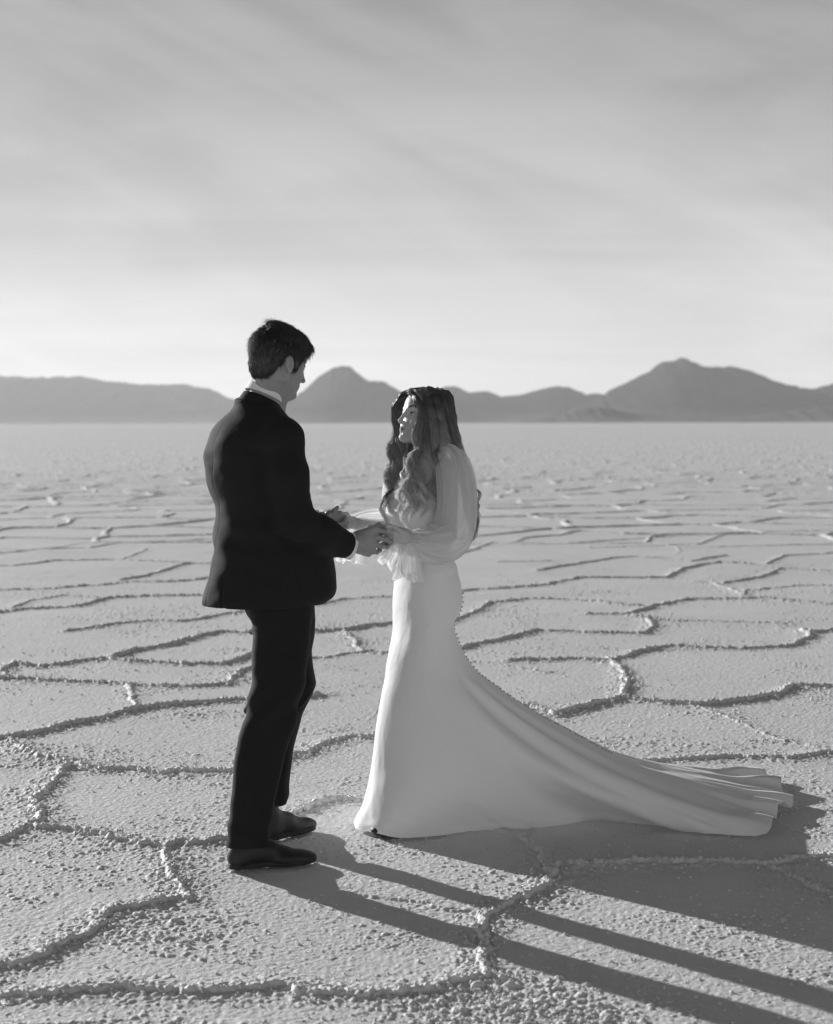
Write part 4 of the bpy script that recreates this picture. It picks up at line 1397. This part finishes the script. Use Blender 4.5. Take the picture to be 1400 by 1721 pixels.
# normals
du = np.gradient(dense, axis=0); dv_ = (np.roll(dense, -1, 1) - np.roll(dense, 1, 1))
nn = np.cross(du, dv_); nn /= np.linalg.norm(nn, axis=2)[..., None] + 1e-9
Cn_ = dense.mean(1, keepdims=True)
sgn = np.sign(((dense - Cn_) * nn).sum(2).mean())
nn *= sgn
SV, PH = np.meshgrid(sv, phi, indexing='ij')
def sstep(x, a, b):
    t = np.clip((x - a) / (b - a), 0, 1); return t * t * (3 - 2 * t)
ramp = sstep(SV, 13, 19)
ramp_end = sstep(SV, 18.2, 20)
backness = sstep(np.cos(PH), .2, -.8)
disp = np.zeros_like(SV)
def crease(ph0, wd, amp, s0, s1, drift=0.0):
    c = ph0 + drift * (SV - s0)
    d = np.angle(np.exp(1j * (PH - c)))
    return amp * np.exp(-(d / wd) ** 2) * sstep(SV, s0, s0 + 3) * (1 if s1 is None else 1 - sstep(SV, s1, s1 + 2))
# long soft drag folds from the hip to the near hem of the train
for ph0, wd, amp, s0, dr in ((2.02, .12, -.015, 12, .012), (2.20, .10, .007, 12, .012), (2.40, .10, -.009, 13, .010), (2.56, .09, .005, 13, .008),
                             (1.55, .14, -.012, 14, .01), (1.80, .10, .010, 13, .01), (.95, .22, -.006, 13, .0), (1.2, .02, .0012, 10, .0)):
    disp += crease(ph0, wd, amp, s0, None, dr)
# layered folds at the end of the train
kf = vn2(PH * 6 + 3, SV * .22) * 2
disp += ramp_end * backness * (.011 * np.sin(PH * 21 + 3.4 * kf + .5) + .005 * np.sin(PH * 47 + 6 * kf) + .002 * np.sin(PH * 90 + 9 * kf))
disp += ramp * .006 * fbm2(PH * 4, SV * .5, 3) * 2
bodice = sstep(SV, 1, 3) * (1 - sstep(SV, 7, 9))
disp += bodice * .0035 * np.sin(SV * 7 + 3 * vn2(PH * 3, SV)) * .6
hipm = sstep(SV, 7, 9) * (1 - sstep(SV, 12, 15))
disp += hipm * .0018 * fbm2(PH * 5 + 9, SV * 1.2, 3)
last_lock = 1 - sstep(SV, 19.4, 20) * .75
dense = dense + nn * (disp * last_lock)[..., None]
gz = np.zeros(dense.shape[:2])
low = dense[..., 2] < .20
gz[low] = ground_height(dense[..., 0][low], dense[..., 1][low])
dense[..., 2] = np.maximum(dense[..., 2], np.where(low, np.maximum(gz, -.004) + .006, -1))
# lifted lip of the folds at the very end of the train
lip = sstep(SV, 19.2, 20) * backness * sstep(np.cos(PH), -.55, -.9)
dense[..., 2] += lip * (.016 + .018 * np.sin(PH * 21 + 3.4 * kf + .5) + .010 * np.sin(PH * 47 + 6 * kf))
Vg = dense.reshape(-1, 3)
Fg = grid_faces(NS, NG)
gown = child('dress', Vg, Fg, DRESS, bride)

# buttons down the centre back
def ball(r, n=8, m=6):
    vs = [(0, 0, r)]
    for i in range(1, m):
        for j in range(n):
            a, b = math.pi * i / m, 2 * math.pi * j / n
            vs.append((r * math.sin(a) * math.cos(b), r * math.sin(a) * math.sin(b), r * math.cos(a) * .8))
    vs.append((0, 0, -r))
    fs = [(0, 1 + j, 1 + (j + 1) % n) for j in range(n)]
    for i in range(m - 2):
        for j in range(n):
            a = 1 + i * n + j; b = 1 + i * n + (j + 1) % n
            fs.append((a, a + n, b + n, b))
    k = len(vs) - 1
    fs += [(k, k - 1 - j, k - 1 - (j + 1) % n) for j in range(n)]
    return vs, fs
bvs, bfs = ball(.0038)
mBt, tBt, bBt, oBt = new_mat('covered_button'); bBt.inputs['Base Color'].default_value = grey(.42); bBt.inputs['Roughness'].default_value = .35
proto = None
rgh0 = np.random.default_rng(2)
jbs = (NG * (math.pi - np.interp(sv, [0, 9, 12.5, 15, 19], [.62, .62, .30, .12, .16])) / (2 * math.pi)).astype(int)
line = dense[np.arange(NS), jbs, :]
nl = nn[np.arange(NS), jbs, :]
Lb = np.concatenate([[0], np.cumsum(np.linalg.norm(np.diff(line, axis=0), axis=1))])
i0 = int(NS * 8.8 / (len(rings) - 1)); i1 = int(NS * 17.0 / (len(rings) - 1))
base = np.array(bride.location)
for q in np.linspace(Lb[i0], Lb[i1], 58):
    i = int(np.searchsorted(Lb, q))
    p = line[i] + nl[i] * .003
    if proto is None:
        proto = mesh_obj('button', bvs, bfs, mBt, gown); b_ = proto
    else:
        b_ = proto.copy(); COL.objects.link(b_); b_.parent = gown
    b_.location = p - base + rgh0.normal(0, .0009, 3)

shoe((.07, 5.775), (-.160, 5.690), 0.0, bride, 1)

# --- sheer sleeves
def sleeve(path, rad, N, fold, nf, seed, name='sleeve', squash=1.0, mat=SHEER, parent=None, twist=0.0):
    C = catmull(np.array(path), 70); r = catmull(np.array(rad)[:, None], 70)[:, 0]
    T, Nn, Bn = frames_along(C, (0, -1, 0.2))
    t = np.linspace(0, 1, 70)
    a = np.linspace(0, 2 * math.pi, N, endpoint=False)
    AA, TT = np.meshgrid(a, t)
    w_ = vn2(np.cos(AA) * 2 + seed, TT * 3 + np.sin(AA) * 2) * 3
    f = fold * (np.sin(nf * AA + w_ + twist * TT) + .5 * np.sin(nf * 2.3 * AA + 2 * w_ + 1.0)) * (.35 + .65 * np.clip(np.abs(TT - .5) * 2, 0, 1))
    f += fold * .9 * vn2(AA * 2.0 + seed * 3, TT * 7) * 2
    rr = r[:, None] * (1 + f)
    V = C[:, None] + Nn[:, None] * (np.cos(AA) * rr)[..., None] * squash + Bn[:, None] * (np.sin(AA) * rr)[..., None]
    return V
Vs1 = sleeve([P(740, 768, 5.75), P(758, 776, 5.72), P(766, 815, 5.69), P(766, 868, 5.66), P(752, 905, 5.64), P(724, 914, 5.60), P(700, 907, 5.58), P(688, 904, 5.575)],
             [.035, .060, .072, .076, .080, .070, .042, .024], 120, .085, 10, 1.0)
sl1 = child('sleeve', Vs1.reshape(-1, 3), grid_faces(70, 120), SHEER, gown)
Vs2 = sleeve([P(690, 772, 5.95), P(676, 785, 5.99), P(672, 830, 6.0), P(670, 868, 5.99), P(650, 880, 5.94), P(624, 878, 5.87), P(602, 877, 5.82), P(592, 879, 5.80)],
             [.035, .055, .070, .070, .058, .050, .036, .023], 110, .055, 10, 5.0)
child('sleeve', Vs2.reshape(-1, 3), grid_faces(70, 110), SHEER, gown)
def frill(top, bot, r0, r1, nf, seed, amp=.25, flat=.6, parent=None, wrist=None):
    path = np.linspace(0, 1, 26)[:, None]
    C = np.array(top) + (np.array(bot) - np.array(top)) * path
    C[:, 1] += .01 * np.sin(path[:, 0] * 3)
    a = np.linspace(0, 2 * math.pi, 150, endpoint=False)
    T, Nn, Bn = frames_along(C, (0, -1, 0.05))
    AA, TT = np.meshgrid(a, path[:, 0])
    w_ = vn2(np.cos(AA) * 1.5 + seed, np.sin(AA) * 1.5 + TT) * 3
    rr = (r0 + (r1 - r0) * TT ** .8) * (1 + amp * TT ** .7 * np.sin(nf * AA + w_ * 1.5) + .3 * amp * TT * np.sin(2.7 * nf * AA + w_))
    V = C[:, None] + Nn[:, None] * (np.cos(AA) * rr)[..., None] * flat + Bn[:, None] * (np.sin(AA) * rr)[..., None]
    V[..., 2] += .010 * TT * np.sin(nf * AA * .5 + w_ * 2)
    return V.reshape(-1, 3), grid_faces(26, 150)
v, f = frill(P(686, 903, 5.575), P(683, 972, 5.56), .024, .048, 7, 2.0)
child('cuff', v, f, SHEER, sl1)
v, f = frill(P(676, 904, 5.57), P(652, 950, 5.55), .022, .036, 6, 8.0)
child('cuff', v, f, SHEER, sl1)
v, f = frill(P(604, 880, 5.81), P(588, 945, 5.80), .022, .050, 7, 4.0)
child('cuff', v, f, SHEER, gown)

# --- hair: locks that fall from a centre parting
hcv = Vol(HB - (0.14, 0.14, 0.12), HB + (0.14, 0.14, 0.15), 0.0025)
def BE(c, r, k=.012, mode='add'): hcv.ell(trB(c), np.array(r) * BS, BH, k, mode)
BE((-.014, 0, .040), (.110, .088, .092))
BE((-.050, 0, -.030), (.060, .080, .080), .03)
BE((.108, 0, -.015), (.062, .064, .088), .008, 'sub')
BE((.06, 0, -.12), (.08, .075, .07), .008, 'sub')
sl, X, Y, Z = hcv.grid()
hcv.F += (0.004 * vn3(X * 110, Y * 110, Z * 14)).astype(np.float32)
cM = hcv.mesh()
rgh = np.random.default_rng(12)
LK = []          # (points, width start, width end, wave amp, count)
def lock(pts, w0, w1, amp, n, wl=.11, ph=None): LK.append((np.array([P(*q) for q in pts]), w0, w1, amp, n, wl, rgh.uniform(0, 6.28) if ph is None else ph))
def lerp(a, b, t): return a + (b - a) * t
# near side of the head: from the parting over the cheek side, down the front of the shoulder
for i in range(22):
    s = i / 21
    j = rgh.normal(0, 1.5)
    x0 = lerp(692, 742, s); y0 = lerp(660, 657, s) + 2 * s * s
    x1 = lerp(707, 757, s); x2 = lerp(708, 764, s ** .9)
    yy = 5.762 - .012 * math.sin(s * 3)
    if s < .70:
        xe = lerp(672, 745, s / .7) + rgh.normal(0, 7); ye = lerp(884, 842, s / .7) + rgh.normal(0, 14)
        lock([(x0, y0, 5.835), (lerp(x0, x1, .6), y0 + 14, 5.785), (x1, 694, yy), (x2, 728, yy - .01), (lerp(x2, xe, .35), 765, 5.72), (lerp(x2, xe, .75), 805, 5.69 + .01 * s), (xe, ye, 5.68 + .01 * s)],
             .0105, .0095, .0155, 95, .112 + .012 * rgh.random(), 3.0 * s + rgh.normal(0, .75))
    else:
        u = (s - .7) / .3
        lock([(x0, y0, 5.84), (lerp(x0, x1, .6), y0 + 14, 5.80), (x1, 694, 5.79), (x2 + 2, 730, 5.81), (lerp(764, 776, u), 768, 5.86), (lerp(776, 792, u), 820, 5.88), (lerp(788, 800, u), 868, 5.88), (lerp(786, 796, u) + j, 905 + 5 * j, 5.87)],
             .012, .007, .005, 90, .15)
# crown and back of the head
for i in range(16):
    s = i / 15
    lock([(lerp(716, 748, s), 655 + 3 * s, lerp(5.82, 5.93, s)), (lerp(752, 757, s), 672, lerp(5.81, 5.93, s)), (lerp(760, 763, s), 710, lerp(5.82, 5.93, s)), (768, 745, lerp(5.84, 5.93, s)), (lerp(770, 780, s), 785, 5.90), (lerp(780, 792, s), 840, 5.89), (lerp(786, 797, s), 895 + rgh.normal(0, 8), 5.88)],
         .013, .008, .004, 95, .15)
# far side: frames the face on the left and falls over the far shoulder
for i in range(14):
    s = i / 13
    xe = lerp(642, 664, s) + rgh.normal(0, 4); ye = lerp(872, 840, s) + rgh.normal(0, 12)
    lock([(lerp(692, 722, s), lerp(657, 653, s), 5.86), (lerp(676, 700, s), lerp(664, 660, s), 5.90), (lerp(661, 680, s), lerp(690, 692, s), 5.935), (lerp(664, 684, s), 722, 5.935), (lerp(656, 680, s), 755, 5.91), (lerp(652, 672, s), 795, 5.87), (lerp(650, 668, s), 830, 5.83), (xe, ye, 5.80)],
         .0095, .0095, .0135, 85, .112 + .012 * rgh.random(), 1.2 + 3.0 * s + rgh.normal(0, .75))
# between: hair under the chin and loose curls in front
for i in range(9):
    s = i / 8
    lock([(lerp(690, 712, s), 700, 5.92), (lerp(688, 712, s), 740, 5.90), (lerp(682, 710, s), 775, 5.84), (lerp(676, 706, s), 810, 5.74), (lerp(668, 700, s), 850 + rgh.normal(0, 8), 5.70)], .010, .006, .012, 60, .10)
lock([(693, 657, 5.83), (702, 672, 5.79), (707, 695, 5.77), (697, 718, 5.755), (694, 738, 5.745), (700, 758, 5.735), (690, 785, 5.715), (688, 808, 5.70), (698, 826, 5.69), (704, 842, 5.685)], .006, .004, .004, 90, .12)
lock([(700, 660, 5.82), (712, 680, 5.77), (716, 720, 5.755), (712, 752, 5.74), (717, 770, 5.73), (709, 785, 5.72), (706, 800, 5.71), (716, 818, 5.70), (726, 846, 5.69)], .007, .003, .006, 80, .09)
lock([(705, 658, 5.82), (720, 690, 5.765), (724, 740, 5.75), (730, 790, 5.72), (733, 808, 5.70), (716, 824, 5.685), (708, 836, 5.68)], .007, .003, .005, 60, .10)
lock([(660, 820, 5.80), (646, 838, 5.79), (640, 856, 5.78), (652, 872, 5.77), (656, 884, 5.77)], .007, .006, .005, 22, .10)
lock([(797, 822, 5.88), (806, 830, 5.87), (801, 850, 5.87), (805, 868, 5.87), (798, 884, 5.87)], .006, .006, .005, 16, .08)
lock([(792, 850, 5.88), (801, 880, 5.87), (794, 900, 5.87), (788, 917, 5.87)], .010, .007, .005, 60, .09)

for q in range(5):
    lock([(790 + q, 815 + 8 * q, 5.885), (799 + 2 * (q % 3), 838 + 6 * q, 5.88), (798 + 2 * (q % 2), 862 + 6 * q, 5.88), (802 - q, 884 + 5 * q, 5.87), (793 - q, 905 + 3 * q, 5.87)], .006, .006, .006, 26, .08)
lock([(686, 661, 5.845), (691, 657, 5.83), (700, 657, 5.80), (709, 672, 5.775), (712, 700, 5.765), (712, 730, 5.755), (706, 765, 5.73)], .006, .008, .004, 60, .12)
lock([(700, 657, 5.86), (690, 659, 5.87), (679, 666, 5.90), (667, 684, 5.93), (664, 710, 5.94), (664, 740, 5.93), (660, 770, 5.90)], .006, .008, .004, 60, .12)
K = 56
allL, allR, shd = [], [], []
for pts, w0, w1, amp, n, wl, ph in LK:
    C = catmull(pts, K)
    n = int(n * 1.15)
    seg = np.concatenate([[0], np.cumsum(np.linalg.norm(np.diff(C, axis=0), axis=1))])
    t = seg / seg[-1]
    T, Nn, Bn = frames_along(C, (1, 0.1, 0.1))
    grow = np.clip((seg - .17) / .16, 0, 1)
    wav = amp * grow * np.sin(2 * math.pi * seg / wl + ph)
    wav2 = amp * .7 * grow * np.cos(2 * math.pi * seg / wl + ph)
    g = rgh.random(n) ** .5; an = rgh.uniform(0, 6.283, n)
    wid = (w0 + (w1 - w0) * t) * (1 + .25 * np.sin(2 * math.pi * seg / wl * 2 + ph))
    wid = wid * (1 - .6 * np.clip((t - .8) / .2, 0, 1))
    stray = np.where(rgh.random(n) < .035, 2.6, 1.0) * np.where(rgh.random(n) < .3, 1.35, 1.0) * g
    phj = rgh.normal(0, .22, n)
    stray = stray[:, None] * np.ones(K)[None]
    stray = np.where((grow < .05)[None], np.minimum(stray, 1.0), np.minimum(stray, 1.0 + 1.6 * grow[None]))
    offx = np.cos(an)[:, None] * stray * wid + grow * amp * .55 * np.sin(2 * math.pi * seg / wl + ph + phj[:, None]) + wav * .5
    offy = np.sin(an)[:, None] * stray * wid + grow * amp * .4 * np.cos(2 * math.pi * seg / wl + ph + phj[:, None]) + wav2 * .4
    frz = .0008 * np.sin(seg[None] * rgh.uniform(40, 130, n)[:, None] + an[:, None])
    Ls = C[None] + Nn[None] * (offx + frz)[..., None] + Bn[None] * (offy)[..., None]
    cut = rgh.uniform(.86, 1.0, n)
    # shorten some strands
    for q in range(3):
        Ls[..., q] = np.array([np.interp(np.linspace(0, c_, K), t, Ls[i, :, q]) for i, c_ in enumerate(cut)])
    allL.append(Ls)
    allR.append(rgh.uniform(.00045, .0009, n)[:, None] * (1 - .7 * np.linspace(0, 1, K) ** 3))
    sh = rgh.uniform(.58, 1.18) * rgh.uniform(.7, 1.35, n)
    shd.append(np.clip(sh[:, None] * (0.42 + 1.9 * np.linspace(0, 1, K) ** 1.5), 0, 2.2))     # ends painted lighter than roots, standing in for sun on the lower locks
Ls = np.concatenate(allL); Rs = np.concatenate(allR); Sh = np.concatenate(shd)
# keep strands outside the skull
L = ((Ls - trB((0, 0, 0))) @ BH.T) / BS
q = (L - np.array((-.010, 0, .036))) / np.array((.104, .083, .090))
rr = np.linalg.norm(q, axis=2)
inside = (rr < 1) 
q = np.where(inside[..., None], q / np.maximum(rr, .2)[..., None], q)
L2 = q * np.array((.104, .083, .090)) + np.array((-.010, 0, .036))
Ls = trB(L2.reshape(-1, 3)).reshape(Ls.shape)
hsm = strand_mesh(Ls, Rs)
Vh, Fh = join([cM, hsm])
print('bride hair', len(Ls), 'strands')
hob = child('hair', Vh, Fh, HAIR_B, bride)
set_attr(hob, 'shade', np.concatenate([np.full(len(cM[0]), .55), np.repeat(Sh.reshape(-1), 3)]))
